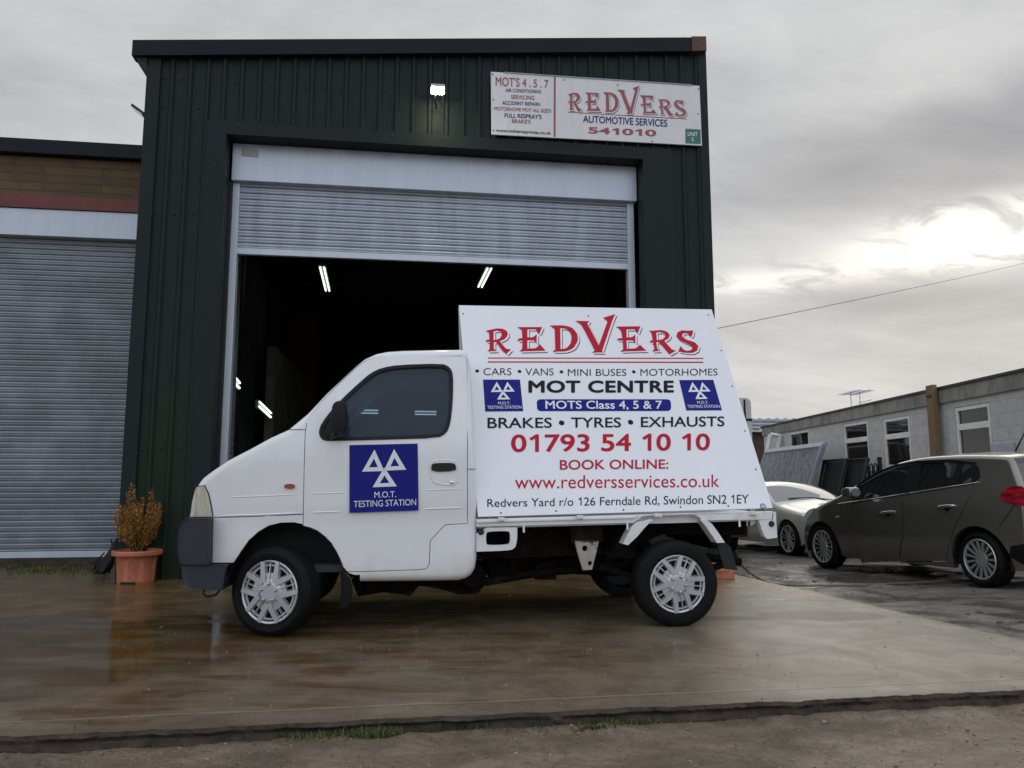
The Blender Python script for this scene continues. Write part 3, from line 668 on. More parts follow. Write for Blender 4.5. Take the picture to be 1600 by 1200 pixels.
MB().tube([(.0, 0, 0), (.075, 0, -.02)], .008).build('bracket', M['dark'], f2)

# ------------------------------------------------------------------ the decorative name, traced on a 1600 wide layout (y down)
NAME = [
 ([(148,183),(168,177),(215,167),(250,171),(272,188),(273,210),(256,232),(228,244),(262,288),(292,292),(266,318),(243,300),(208,250),(194,250),(194,288),(212,301),(158,303),(171,289),(170,247),(147,247),(151,237),(170,234),(167,192)], [(193,186),(214,181),(236,190),(240,208),(226,230),(193,238)]),
 ([(327,160),(472,160),(456,199),(449,199),(436,174),(386,174),(386,221),(420,221),(440,203),(440,256),(424,239),(386,239),(386,287),(436,285),(459,262),(492,300),(341,303),(357,289),(358,241),(328,241),(335,229),(358,225),(354,176)], None),
 ([(516,150),(600,149),(648,163),(678,200),(682,240),(657,285),(612,304),(532,305),(549,291),(545,170)], [(577,167),(602,168),(632,184),(645,215),(640,256),(615,285),(580,291)]),
 ([(664,122),(749,124),(737,139),(806,268),(858,125),(831,103),(903,81),(889,112),(826,300),(832,310),(764,310),(782,298),(700,140)], None),
 ([(908,157),(1056,155),(1041,195),(1034,194),(1020,174),(972,174),(972,221),(1004,221),(1025,204),(1025,257),(1010,240),(972,240),(974,288),(1030,286),(1053,264),(1093,300),(936,304),(952,291),(949,241),(914,237),(922,227),(947,225),(938,177)], None),
 ([(1107,181),(1130,182),(1180,177),(1218,186),(1236,207),(1229,228),(1202,242),(1248,292),(1275,300),(1234,320),(1170,250),(1153,250),(1159,289),(1176,301),(1128,303),(1142,290),(1134,252),(1114,251),(1118,241),(1131,238),(1124,194)], [(1153,193),(1180,190),(1204,200),(1208,218),(1190,234),(1156,238)]),
 ([(1382,181),(1372,216),(1363,216),(1350,200),(1325,195),(1311,206),(1317,223),(1345,237),(1390,249),(1413,272),(1406,298),(1376,313),(1330,312),(1289,303),(1303,272),(1318,292),(1345,301),(1374,293),(1375,277),(1350,262),(1300,243),(1277,215),(1284,191),(1310,179),(1345,182),(1366,180)], None)]
def smooth_letter(p):
    q = []
    n = len(p)
    for i in range(n):                                              # round only the obtuse corners
        a, b, c = p[i - 1], p[i], p[(i + 1) % n]; d1 = (b[0] - a[0], b[1] - a[1]); d2 = (c[0] - b[0], c[1] - b[1])
        ang = abs(math.degrees(math.atan2(d1[0] * d2[1] - d1[1] * d2[0], d1[0] * d2[0] + d1[1] * d2[1])))
        if ang < 48: q += [(b[0] - d1[0] * .3, b[1] - d1[1] * .3), (b[0] + (-d1[0] + d2[0]) * .06, b[1] + (-d1[1] + d2[1]) * .06), (b[0] + d2[0] * .3, b[1] + d2[1] * .3)]
        else: q.append(b)
    return q
def big_name(quad, y, top, shade, white, parent, dx=13, dy=12):
    """quad local corners for the layout box x 147..1413, y 320..81"""
    def put(mb, ox, oy, yy):
        for o_, h in NAME:
            sh = lambda p: [(a + ox, b + oy) for a, b in smooth_letter(p)]
            vs, fs = fill(sh(o_), [sh(h)] if h else [], 0)
            mb.add([(lambda r: (r[0], yy, r[1]))(bil(quad, (a - 147) / 1266, (320 - b) / 239)) for a, b in vs], fs)
        return mb
    put(MB(), dx, dy, y).build('letter_shadow', shade, parent); put(MB(), dx - 4, dy - 4, y - .0012).build('letter_gap', white, parent); put(MB(), 0, 0, y - .0024).build('lettering', top, parent)
def emblem(parent, quad, y, blue, wh, bold=0.):
    """blue square with three open triangles and two lines of writing"""
    vs, fs = fill(resample([(0, 0), (1, 0), (1, 1), (0, 1)], .25), [], 0)
    em = MB().add([(lambda r: (r[0], y, r[1]))(bil(quad, a, b)) for a, b in vs], fs).build('emblem', blue, parent)
    mb = MB()
    for T in ([(.364, .925), (.182, .600), (.505, .600)], [(.65, .925), (.50, .605), (.825, .612)], [(.506, .655), (.334, .365), (.685, .368)]):
        c = (sum(p[0] for p in T) / 3, sum(p[1] for p in T) / 3); H = [(c[0] + (p[0] - c[0]) * .40, c[1] + (p[1] - c[1]) * .40 - .004) for p in T]
        vs, fs = fill(T, [H], 0); mb.add([(lambda r: (r[0], y - .0012, r[1]))(bil(quad, a, b)) for a, b in vs], fs)
    mb.build('triangles', wh, em)
    for s, (a0, a1, b0, b1) in (('M.O.T.', (.36, .675, .208, .297)), ('TESTING STATION', (.062, .966, .078, .172))):
        lettering(s, None, [bil(quad, a, b) for a, b in ((a0, b0), (a1, b0), (a1, b1), (a0, b1))], y - .0012, wh, em, bold, local=True)

# ------------------------------------------------------------------ sign on the wall
sc = [W(u, v, -.06) for u, v in ((768, 210), (1097, 227.5), (1093, 134), (767, 112))]
sgn = empty('wall_sign', Frame(WF.w(sc[0][0], -.06, sc[0][1]), WF.x), 'long white garage name sign screwed to the upper right of the green wall', 'sign')
SF = Frame(WF.w(sc[0][0], -.06, sc[0][1]), WF.x)
q = [SF.px(u, v) for u, v in ((768, 210), (1097, 227.5), (1093, 134), (767, 112))]
MB().prism(q, 0, .02).build('panel', M['signwhite'], sgn, bevel=.002)
mb = MB()
for u, v in ((769.5, 116), (882, 125), (965, 133), (1091, 139), (771, 204), (1091, 178), (1019, 221), (771, 156)):
    a, b = SF.px(u, v); mb.add([(a + .008 * math.cos(t), -.003, b + .008 * math.sin(t)) for t in [k * math.pi / 4 for k in range(8)]] + [(a, -.007, b)], [(i, (i + 1) % 8, 8) for i in range(8)])
mb.build('screw_heads', M['screw'], sgn)["kind"] = 'stuff'
def sp(cx, cy): return (760 + cx * .21875, 100 + cy * .21875)
def strip(parent, fr, pts, mt, y=-.002, name='line'): return MB().add([(a, y, b) for a, b in [fr.px(u, v) for u, v in pts]], [tuple(range(len(pts)))]).build(name, mt, parent)
strip(sgn, SF, [sp(480, 519), sp(493, 520), sp(495, 92), sp(482, 91)], M['fadedred'], name='divider')
for s, x0, x1, yt0, yt1, yb0, yb1, mt, bd in (("MOT'S 4 . 5 . 7", 66, 443, 88, 112, 156, 172, 'fadedred', .012), ('AIR CONDITIONING', 137, 392, 173, 186, 199, 210, 'navy', .012), ('SERVICING', 176, 343, 219, 227, 250, 257, 'fadedred', .012),
        ('ACCIDENT REPAIRS', 113, 383, 263, 275, 290, 300, 'navy', .012), ("MOTORHOME MOT ALL SIZE'S", 57, 462, 303, 322, 330, 348, 'fadedred', .012), ("FULL RESPRAY'S", 130, 394, 350, 362, 382, 393, 'navy', .016), ("BRAKE'S", 183, 315, 392, 398, 421, 426, 'fadedred', .014),
        ('www.redversservices.co.uk', 70, 460, 460, 481, 484, 505, 'ink', .012), ('AUTOMOTIVE SERVICES', 690, 1292, 366, 397, 417, 449, 'navy', .014), ('541010', 726, 1214, 449, 470, 495, 518, 'fadedred', .03)):
    lettering(s, SF, [sp(x0, yb0), sp(x1, yb1), sp(x1, yt1), sp(x0, yt0)], -.002, M[mt], sgn, bd)
big_name([SF.px(*sp(*p)) for p in ((583, 345), (1428, 383), (1428, 178), (583, 123))], -.002, M['fadedred'], M['ink'], M['signwhite'], sgn, 13, 11)
strip(sgn, SF, [sp(585, 347), sp(1432, 396), sp(1432, 391), sp(585, 342)], M['fadedred'], name='underline')
MB().add([(a, -.003, b) for a, b in [SF.px(*sp(*p)) for p in ((1422, 566), (1531, 572), (1529, 469), (1421, 463))]], [(0, 1, 2, 3)]).build('unit_plate', M['green'], sgn)
lettering('UNIT', SF, [sp(1438, 514), sp(1508, 517), sp(1508, 488), sp(1438, 485)], -.0045, M['decalwhite'], sgn, .01); lettering('5', SF, [sp(1465, 552), sp(1480, 553), sp(1480, 526), sp(1465, 525)], -.0045, M['decalwhite'], sgn, .01)
MB().tube([(SF.px(*sp(128, 62))[0], -.004, SF.px(*sp(128, 62))[1]), (SF.px(*sp(1470, 152))[0], -.004, SF.px(*sp(1470, 152))[1])], .006, 6).build('top_strip', M['galvbox'], sgn)

# ------------------------------------------------------------------ neighbouring unit on the left
LF = yawframe(WF.w(-.4, 1.25, 0), 8.1)
unit = empty('brick_unit', LF, 'low tan brick garage unit with a closed grey roller shutter', 'building')
def Lp(u, v, y=0.): return LF.px(u, v, y)
zr0, zr1, zb1, zl1, zx1 = Lp(100, 225)[1], Lp(100, 247)[1], Lp(100, 308)[1], Lp(100, 328)[1], Lp(100, 370)[1]; x0 = -7.; x1 = .6
MB().box((x0, -.10, zr1), (x1, .1, zr0)).build('roof_fascia', M['fascia'], unit, bevel=.008)
MB().box((x0, 0, zb1), (x1, .3, zr1)).build('brick_band', M['tanbrick'], unit)
MB().box((x0, -.03, zl1), (x1, .3, zb1)).build('lintel', M['redlintel'], unit)
MB().box((x0 + 1, -.005, zx1), (x1, .4, zl1 - .004)).build('shutter_housing', M['galvbox'], unit, bevel=.004)
zs0 = Lp(100, 871, .12)[1]
mb = MB(); shutter(mb, x0 + 1, x1, zs0 + .07, zx1 + .06, .13, .060, .020); mb.build('shutter_curtain', M['oldgalv'], unit, smooth=50, fix=False)
MB().box((x0 + 1, .10, zs0), (x1, .15, zs0 + .068)).build('bottom_rail', M['galvbox'], unit, bevel=.004)
MB().box((x0, .05, -.05), (x1, .5, zs0 - .004)).build('threshold', M['slabedge'], unit)
MB().box((x0, 0, -.05), (x0 + 1, .3, zb1)).build('brick_pier', M['tanbrick'], unit)
MB().box((x0, .3, zr1), (x1, 8, zr0 - .03)).build('roof', M['fascia'], unit)
MB().box((x0, 7.9, 0), (x1, 8, zr1)).box((x0, .31, 0), (x0 + .1, 7.9, zr1)).build('rear_wall', M['tanbrick'], unit)

# ------------------------------------------------------------------ terracotta pot with shrub
pp = ground(212, 910); PS = .90 * pp.y / FPX
pot = empty('plant_pot', Vector((pp.x, pp.y, 0)), 'terracotta plastic flowerpot with fluted sides at the workshop corner', 'pot')
rb, rt, hp = 29 * PS, 34 * PS, 54 * PS; rim = 40 * PS
mb = MB(); n = 96; rows = []
for h, r, fl_ in ((0, rb * .97, 0), (.012, rb, 0), (.03, rb * 1.01, 0), (.045, rb * 1.015, 1), (hp * .76, rt * .93, 1), (hp * .80, rt * .97, 0), (hp * .83, rt * 1.0, 0), (hp * .845, rt * 1.0, 0), (hp * .85, rim * .97, 0), (hp * .87, rim, 0), (hp * .97, rim, 0), (hp, rim * .97, 0), (hp, rim * .90, 0), (hp * .85, rt * .9, 0)):
    rows.append([((r - (.008 if fl_ and (k // 4) % 3 == 2 else 0)) * math.cos(2 * math.pi * k / n), (r - (.008 if fl_ and (k // 4) % 3 == 2 else 0)) * math.sin(2 * math.pi * k / n), h) for k in range(n)])
mb.grid(rows, 0, True)
mb.build('pot_body', M['terracotta'], pot, smooth=35)
MB().box((-.06, -rb - .004, 0.001), (.06, -rb + .03, .022)).build('drain_slot', M['black'], pot)
mb = MB(); mb.lathe([(0.0005, hp * .93), (rt * .9, hp * .9)], 24, 'z'); mb.build('soil', M['soil'], pot)
shr = empty('shrub', Vector((pp.x, pp.y, hp * .9)), 'orange brown bushy conifer shrub growing in the terracotta pot', 'shrub')
mb = MB(); tw = MB()
tips = []
for i in range(34):
    a = random.uniform(0, 6.283); sp_ = random.random() ** .55; tips.append((math.cos(a) * .18 * sp_, math.sin(a) * .18 * sp_, random.uniform(.26, .50) * (1.1 - .38 * sp_)))
tips += [(-.085, 0, .54), (-.07, .03, .50), (-.10, -.02, .47), (.085, 0, .49), (.07, .04, .45), (.10, -.03, .44), (.02, 0, .42), (-.16, 0, .36), (.15, .0, .38), (-.18, -.04, .30)]
def leafq(p, d, L, w):
    s_ = d.cross(Vector((random.gauss(0, 1), random.gauss(0, 1), random.gauss(0, 1)))).normalized()
    mb.add([p, p + d * L * .5 + s_ * w, p + d * L, p + d * L * .5 - s_ * w], [(0, 1, 2, 3)], random.choice((0, 0, 1, 2)))
for tx, ty, tz in tips:
    b = Vector((random.gauss(0, .02), random.gauss(0, .02), 0)); t_ = Vector((tx, ty, tz)) * (PS / .0047); mid = b.lerp(t_, .5) + Vector((tx * .25, ty * .25, 0))
    tw.tube([b, mid, t_], [.004, .003, .001], 5)
    for k in range(150):
        f = random.uniform(.22, 1.02); p = b.lerp(mid, f * 2) if f < .5 else mid.lerp(t_, f * 2 - 1)
        q_ = .017 * (1.15 - f) + .004; p = p + Vector((random.gauss(0, q_), random.gauss(0, q_), random.gauss(0, .014)))
        d = (t_ - b).normalized() * .8 + Vector((random.gauss(0, .42), random.gauss(0, .42), random.gauss(.5, .4))); leafq(p, d.normalized(), random.uniform(.014, .030), random.uniform(.003, .006))
for a, b in (((.03, -.02, 0), (.145, -.06, .27)), ((.01, -.03, 0), (.06, -.08, .27)), ((0, -.02, 0), (-.03, -.08, .26))): tw.tube([a, b], [.003, .002], 5, 1)
mb.build('foliage', [M['leaf'], mat('leafpale', (.42, .20, .04), .75, 0, .3, 9), mat('leafdark', (.14, .085, .02), .8, 0, .3, 9)], shr, fix=False); tw.build('stems', [M['twig'], mat('twigpale', (.26, .17, .07), .8)], shr)

# black bag behind the pot
bp = ground(156, 897); bag = MB(); n = 18; rows = []
for h, cx, r in ((0, 0, .02), (.012, 0, .075), (.06, .02, .085), (.13, .06, .075), (.20, .10, .05), (.26, .13, .04), (.30, .14, .028), (.33, .145, .004)):
    rows.append([(cx + r * (1 + .4 * fbm(k * .9, h * 40, 1.)) * math.cos(6.283 * k / n), r * .7 * (1 + .4 * fbm(k * .7, h * 30 + 4, 1.)) * math.sin(6.283 * k / n), h) for k in range(n)])
bag.grid(rows, 0, True); bag.tube([(-.06, -.04, .05), (-.02, -.075, .12), (.06, -.07, .21)], .008, 6).tube([(-.07, 0, 0), (-.05, -.02, .05), (0, -.04, .1)], .010, 6).tube([(.11, 0, .25), (.10, -.03, .34), (.15, -.02, .35), (.15, 0, .26)], .006, 6)
bo_ = bag.build('bag', M['black'], smooth=50); bo_.location = (bp.x, bp.y + .02, 0); bo_.scale = (.9, .9, 1.0); tag(bo_, 'crumpled black bag leaning behind the terracotta pot', 'bag')

# ------------------------------------------------------------------ wheels
def wheel(parent, cx, cy, cz, r, w, style, steer=0., near=1, mats=('rubber', 'hub'), rimr=.70, rot=0.):
    """axis along local y; outer face towards -y (near=1) or +y (near=-1)"""
    hold = bpy.data.objects.new('wheel', None)
    tyre = MB(); rr = r * rimr
    prof = [(rr * .98, w * .30), (rr * 1.0, -w * .42), (rr * 1.06, -w * .49), (r * .86, -w * .52), (r * .95, -w * .45), (r * .985, -w * .36)]
    for k in range(5):
        y = -w * .30 + k * w * .15; prof += [(r, y - w * .05), (r, y + w * .05), (r * .975, y + w * .06), (r * .975, y + w * .085)]
    prof += [(r * .985, w * .46), (r * .90, w * .5), (rr, w * .45)]
    tyre.lathe(prof, 72)
    o = tyre.build('wheel', M[mats[0]], parent, smooth=35); o.location = (cx, cy, cz); o.rotation_euler = (0, 0, R(steer) + (0 if near > 0 else math.pi))
    bpy.data.objects.remove(hold)
    back = MB().lathe([(.001, -w * .18), (rr * .97, -w * .20), (rr * .99, -w * .42)], 48); back.build('inner_disc', M['dark'], o, smooth=40)
    h = MB()
    h.lathe([(rr * .90, -w * .36), (rr * .92, -w * .46), (rr * .97, -w * .49), (rr * 1.0, -w * .46), (rr * 1.0, -w * .36)], 64)
    def arm(poly, y0, y1, y2):
        # poly in polar-ish (radial, tangential); raised centre
        n = len(poly)
        return poly
    def bar(a, r0, r1, w0, w1, yi, yo, tan0=0., tan1=0., thick=.02, sides=.3):
        ca, sa = math.cos(a), math.sin(a); out = []
        for rad, wd, y, tn in ((r0, w0, yi, tan0), (r1, w1, yo, tan1)):
            for tt, dy in ((-wd, thick), (-wd * (1 - sides), 0), (wd * (1 - sides), 0), (wd, thick)):
                q_ = tn + tt; out.append((rad * ca - q_ * sa, y + dy, rad * sa + q_ * ca))
        h.add(out, [(0, 1, 5, 4), (1, 2, 6, 5), (2, 3, 7, 6), (0, 4, 7, 3)])
    if style == 'truck':
        h.lathe([(.001, -w * .50), (rr * .22, -w * .505), (rr * .36, -w * .495), (rr * .43, -w * .46), (rr * .44, -w * .40)], 40)
        h.lathe([(rr * .80, -w * .40), (rr * .82, -w * .44), (rr * .86, -w * .44), (rr * .88, -w * .40)], 56)
        for k in range(5):
            a = math.pi / 2 + k * 2 * math.pi / 5 + R(rot)
            bar(a, rr * .05, rr * .60, rr * .20, rr * .21, -w * .49, -w * .45)
            for q_ in (-1, 1): bar(a, rr * .30, rr * .95, rr * .135, rr * .105, -w * .53, -w * .50, q_ * rr * .20, q_ * rr * .265, .022, .35)
            bar(a, rr * .34, rr * .93, rr * .030, rr * .026, -w * .53, -w * .46, sides=.5)
            c = (rr * .27 * math.cos(a), 0, rr * .27 * math.sin(a)); h.lathe([(.0005, -w * .60), (rr * .04, -w * .59), (rr * .068, -w * .54), (rr * .075, -w * .46)], 12, c=c)
    elif style == 'multi':
        h.lathe([(.001, -w * .38), (rr * .13, -w * .39), (rr * .33, -w * .37), (rr * .36, -w * .30)], 32); h.lathe([(.0005, -w * .40), (rr * .1, -w * .40), (rr * .1, -w * .37)], 20)
        for k in range(15): bar(2 * math.pi * k / 15, rr * .30, rr * .93, rr * .045, rr * .075, -w * .37, -w * .45)
    else:
        h.lathe([(.001, -w * .38), (rr * .16, -w * .39), (rr * .24, -w * .33)], 32)
        for k in range(7):
            a = 2 * math.pi * k / 7 + .2
            for sgn_ in (-1, 1): bar(a, rr * .15, rr * .93, rr * .045, rr * .055, -w * .37, -w * .44, sgn_ * rr * .05, sgn_ * rr * .14)
    h.build('hubcap' if style == 'truck' else 'rim', M[mats[1]], o, smooth=28)
    return o

# ------------------------------------------------------------------ shell builder shared by the vehicles
def shell(mb, path, bottom, Wd, yf, r, holes, step, segmat=lambda i, n: 0, crown=.02, K=10, near_only_holes=(), far_only_holes=()):
    ins_ = offset(path, r, False); out = ins_ + bottom
    for near in (True, False):
        hs = list(holes) + list(near_only_holes if near else far_only_holes)
        vs, fs = fill(out, hs, step)
        mb.add([(x, yf(x, z) if near else Wd - yf(x, z), z) for x, z in vs], fs, 0)
        for lp in [bottom] + hs:
            n = len(lp); cl = lp is not bottom
            mb.add([(x, yf(x, z) if near else Wd - yf(x, z), z) for x, z in lp] + [(x, yf(x, z) + .05 if near else Wd - yf(x, z) - .05, z) for x, z in lp], [(i, (i + 1) % n, (i + 1) % n + n, i + n) for i in range(n if cl else n - 1)], 0)
    n = len(path); rows = []
    for i in range(n):
        x, z = path[i]; xi, zi_ = ins_[i]; y0 = yf(xi, zi_); row = []
        nx, nz = ((x - xi) / r, (z - zi_) / r)
        for k in range(6):
            a = math.pi / 2 * k / 5; o_ = r * math.sin(a); row.append((xi + nx * o_, y0 + r * (1 - math.cos(a)), zi_ + nz * o_))
        mid = []
        for k in range(1, K):
            f = k / K; o_ = r + crown * math.sin(math.pi * f); mid.append((xi + nx * o_, y0 + r + (Wd - 2 * y0 - 2 * r) * f, zi_ + nz * o_))
        rows.append(row + mid + [(p[0], Wd - p[1], p[2]) for p in reversed(row)])
    w = len(rows[0])
    for i in range(n - 1):
        for k in range(w - 1):
            b = len(mb.v); mb.v += [rows[i][k], rows[i][k + 1], rows[i + 1][k + 1], rows[i + 1][k]]; mb.f.append((b, b + 1, b + 2, b + 3))
            mm = segmat(i, n); mb.m.append(mm if 5 <= k < w - 6 else 0)
    return ins_

# ------------------------------------------------------------------ the pickup
TF = yawframe(ground(432, 996), 7.3)
truck = empty('pickup_truck', TF, 'small white pickup truck parked sideways on the wet slab before the workshop', 'truck')
TW = 1.42
zb = TF.px(600, 690)[1]; xnose = TF.px(300, 800)[0]
def yt(x, z):
    y = .0
    if z > zb: y += .20 * (z - zb) - .0
    d = max(0, xnose + .62 - x); y += .30 * d * d
    y += .012 * math.cos(min(1, max(-1, (z - .55) / .6)) * math.pi) * .5 + .006
    # body crease lines: a shallow step under the belt and a recess below the side rub line
    zc_ = TFz(x, 0); y += .007 * (1 / (1 + math.exp((z - zc_) / .006)))* (1 if z < zc_ + .08 else 0)
    return y
CR0, CR1 = TF.px(335, 808), TF.px(738, 797.5)
def TFz(x, k): return CR0[1] + (CR1[1] - CR0[1]) * (x - CR0[0]) / (CR1[0] - CR0[0])
def T(u, v, y=None):
    p = TF.px(u, v, 0.)
    if y is not None: return TF.px(u, v, y)
    for _ in range(3): p = TF.px(u, v, yt(*p))
    return p
def TP(l): return [T(*p) for p in l]
top_px = [(298, 846), (297, 828), (296.5, 808.6), (300, 784), (307, 760), (309, 757), (312, 752), (317, 746), (330, 736), (355, 719), (390, 701), (423, 683), (450, 671), (480, 646), (510, 614), (540, 586), (558, 569.5), (570, 560), (588, 552), (606, 548.5), (630, 547), (680, 546), (718, 545.3), (727, 546.5), (732, 552), (735, 570), (738, 610), (740, 650), (743, 700), (744.5, 727), (745.5, 790), (746, 850), (745.5, 872), (743, 888), (737, 899), (728, 905), (716, 908), (680, 908.8), (600, 909.6), (562, 909.8)]
tp = TP(top_px)
path = [tp[0]]
for i in range(1, len(tp)): path += resample([tp[i - 1], tp[i]], .06, False)[1:]
iw0, iw1 = T(450, 671), T(558, 569.5)
bot_px = [(557, 898.5), (550, 897), (545, 895), (538, 884), (530, 868), (520, 850), (508, 836), (494, 826), (478, 820), (460, 816), (438, 816.5), (420, 821), (404, 830), (390, 843), (376, 862), (366, 879), (340, 879), (306, 879)]
bottom = TP(bot_px)
door_px = [(478, 671.5), (476, 720), (475, 775), (474, 821), (484, 823.5), (496, 828.5), (508, 837.5), (518, 848), (526, 861), (532, 873), (537, 886), (543, 893), (600, 891.5), (655, 889.5), (666, 888), (670, 882), (671, 865), (671.5, 847), (673, 843), (679, 837), (690, 825), (694, 821), (699, 819), (715, 818.3), (730, 817.6), (730, 750), (730, 690), (729.5, 620), (729, 562), (726, 558), (721, 556.6), (660, 556.6), (612, 556.6), (597, 557.2), (582, 560), (572, 564), (561, 571.5), (540, 590.5), (522, 608), (504, 627), (486, 649), (480.5, 659)]
win_px = [(499.5, 672), (500, 681), (506, 688), (525, 688), (600, 686), (684, 683.5), (697, 676), (702, 664), (705, 645), (707, 615), (707, 584.5), (702, 574), (690, 569), (624, 571), (597, 575.5), (579, 584), (558, 602.5), (540, 619), (519, 641), (504, 661)]
door = resample(TP(door_px), .05); win = resample(chaikin(TP(win_px), 1), .04)
jamb = shrink(door, -.004)
def sm(i, n):
    x, z = path[i]; return 1 if iw0[0] - .001 <= x < iw1[0] - .03 and z > iw0[1] - .03 else 0
lamp_px = [(307, 761), (319.5, 759.2), (325.5, 772), (329, 788), (332.4, 807), (297, 808)]
mb = MB(); shell(mb, path, bottom, TW, yt, .045, [], .07, sm, .03, near_only_holes=[jamb], far_only_holes=[win])
# far side door opening is only a window there; cut by building glass proud of it is not needed
cab = mb.build('cab', [M['white'], M['glass']], truck, smooth=42, weld=True)
mb = MB(); panel(mb, shrink(jamb, -.01), [win], lambda x, z: yt(x, z) + .035, .12, 0, 0); mb.build('door_frame', M['trim'], truck)
mb = MB(); panel(mb, door, [win], yt, .055, 0, .03); dr = mb.build('door', M['white'], truck, smooth=42)
mb = MB(); rub = shrink(win, .017); panel(mb, shrink(win, -.004), [rub], lambda x, z: yt(x, z) - .005, 0, 0, .04); mb.build('window_seal', M['trim'], dr)
mb = MB(); panel(mb, shrink(win, .012), [], lambda x, z: yt(x, z) + .012, .2, 0, 0); mb.build('window', M['glass'], dr, smooth=60)
mb = MB(); panel(mb, shrink(win, -.004), [], lambda x, z: TW - yt(x, z) - .012, .2, 0, 0); mb.build('far_window', M['glass'], truck, smooth=60)
# quarter panel ahead of the glass that carries the mirror
qp = TP([(503, 671), (503.5, 680), (508, 685), (526, 685), (526, 636), (519, 645)]); mb = MB(); panel(mb, qp, [], lambda x, z: yt(x, z) + .004, 0, 0, .01); mb.build('mirror_base', M['trim'], dr)
def handle():
    o = resample(chaikin(TP([(672, 726), (672, 742), (678, 755), (698, 758), (714, 757), (716, 742), (716, 724), (708, 719), (680, 719)]), 1), .03)
    mb = MB(); panel(mb, o, [], lambda x, z: yt(x, z) - .002, 0, 0, .004); hb = mb.build('handle_cup', M['white'], dr, smooth=40); MB().tube([(x, yt(x, z) + .001, z) for x, z in o + o[:1]], .005, 6, cap=False).build('cup_rim', M['white'], hb, smooth=80)
    k = chaikin(TP([(674, 726), (674, 737.5), (712.5, 736), (712.5, 728), (709, 723), (679, 723.5)]), 1)
    mb = MB(); panel(mb, k, [], lambda x, z: yt(x, z) - .010, 0, 0, .012); mb.build('handle', M['black'], hb, smooth=40)
    c = T(706, 753.5); mb = MB(); mb.lathe([(.0005, -.004), (.008, -.004), (.012, -.002), (.014, .004)], 16, c=(c[0], yt(*c) - .002, c[1])); mb.build('lock', M['chrome'], hb, smooth=50)
handle()
em_q = [T(u, v) for u, v in ((546, 801.3), (654, 797.5), (652.7, 693), (546, 695.5))]
def decal(parent):
    cx = sum(p[0] for p in em_q) / 4; czz = sum(p[1] for p in em_q) / 4; y = min(yt(a, b) for a, b in resample(em_q, .03)) - .003
    emblem(parent, [TF.px(u, v, y) for u, v in ((546, 801.3), (654, 797.5), (652.7, 693), (546, 695.5))], y, M['blue'], M['decalwhite'])
decal(dr)
# mirror
mir = MB(); mx, mz = T(529, 655, -.07)
mir.prism(chaikin([T(u, v, -.08) for u, v in ((518, 676), (519.5, 640), (524, 629), (540, 627), (542, 640), (541, 672), (534, 679))], 1), -.15, -.03)
mir.tube([(T(528, 680, -.05)[0], -.10, T(528, 678, -.05)[1]), (T(520, 683)[0], -.04, T(520, 683)[1]), (T(512, 683)[0], .03, T(512, 683)[1])], .018, 8)
mir.build('door_mirror', M['trim'], truck, bevel=.012, smooth=50)
# front panel seams, lamp, bumper, indicator
def seam(pts, w=.0035, name='panel_seam', parent=cab, mt='trim'):
    pts = resample(TP(pts), .04, False); a = offset(pts, w / 2, False); b = offset(pts, -w / 2, False)
    mb = MB(); mb.grid([[(x, yt(x, z) - .0012, z) for x, z in a], [(x, yt(x, z) - .0012, z) for x, z in b]]); mb.build(name, M[mt], parent)
mb = MB()
for pts in ([(334, 808.6), (400, 807), (474, 803.5)], [(450.5, 671.3), (464, 671.3), (477, 671.5)], [(730.5, 733), (744, 733)]):
    p_ = resample(TP(pts), .04, False); a = offset(p_, .002, False); b = offset(p_, -.002, False); mb.grid([[(x, yt(x, z) - .0015, z) for x, z in a], [(x, yt(x, z) - .0015, z) for x, z in b]])
[o_ for o_ in (mb.build('panel_seam', M['trim'], cab),)][0]['kind'] = 'stuff'
for par_, pts, rr0_ in ((cab, [(337, 806), (400, 804.5), (471, 801.5)], .006), (dr, [(479, 801), (540, 799.3)], .006), (dr, [(656, 795.7), (727, 793)], .006), (cab, [(352, 777), (400, 775.5), (472, 772)], .005), (dr, [(478, 771.5), (545, 769.5)], .005), (dr, [(655, 766), (726, 764)], .005)):
    p_ = resample(TP(pts), .05, False); MB().tube([(x, yt(x, z) + rr0_ * .45, z) for x, z in p_], [.001] + [rr0_] * (len(p_) - 2) + [.001], 8).build('body_crease', M['white'], par_, smooth=80)
lp = resample(TP(lamp_px), .03); mb = MB(); panel(mb, shrink(lp, -.006), [shrink(lp, .006)], lambda x, z: yt(x, z) - .004, 0, 0, .01)
hl = MB(); panel(hl, lp, [], lambda x, z: yt(x, z) - .006, .025, 0, .02); hlo = hl.build('headlight', M['lamp'], truck, smooth=60); mb.build('headlight_rim', M['trim'], hlo)
lp2 = TP([(298, 807), (301, 784), (306, 764), (306, 790), (304, 807)]); mb = MB(); panel(mb, lp2, [], lambda x, z: yt(x, z) - .010, 0, 0, .004); mb.build('indicator_lens', M['lampedge'], hlo)
ind = chaikin(TP([(444.5, 756), (444.5, 763.5), (461, 763.5), (461, 756)]), 2); mb = MB(); panel(mb, ind, [], lambda x, z: yt(x, z) - .010, 0, 0, .012); mb.build('side_indicator', M['amber'], truck, smooth=40)
mb = MB()
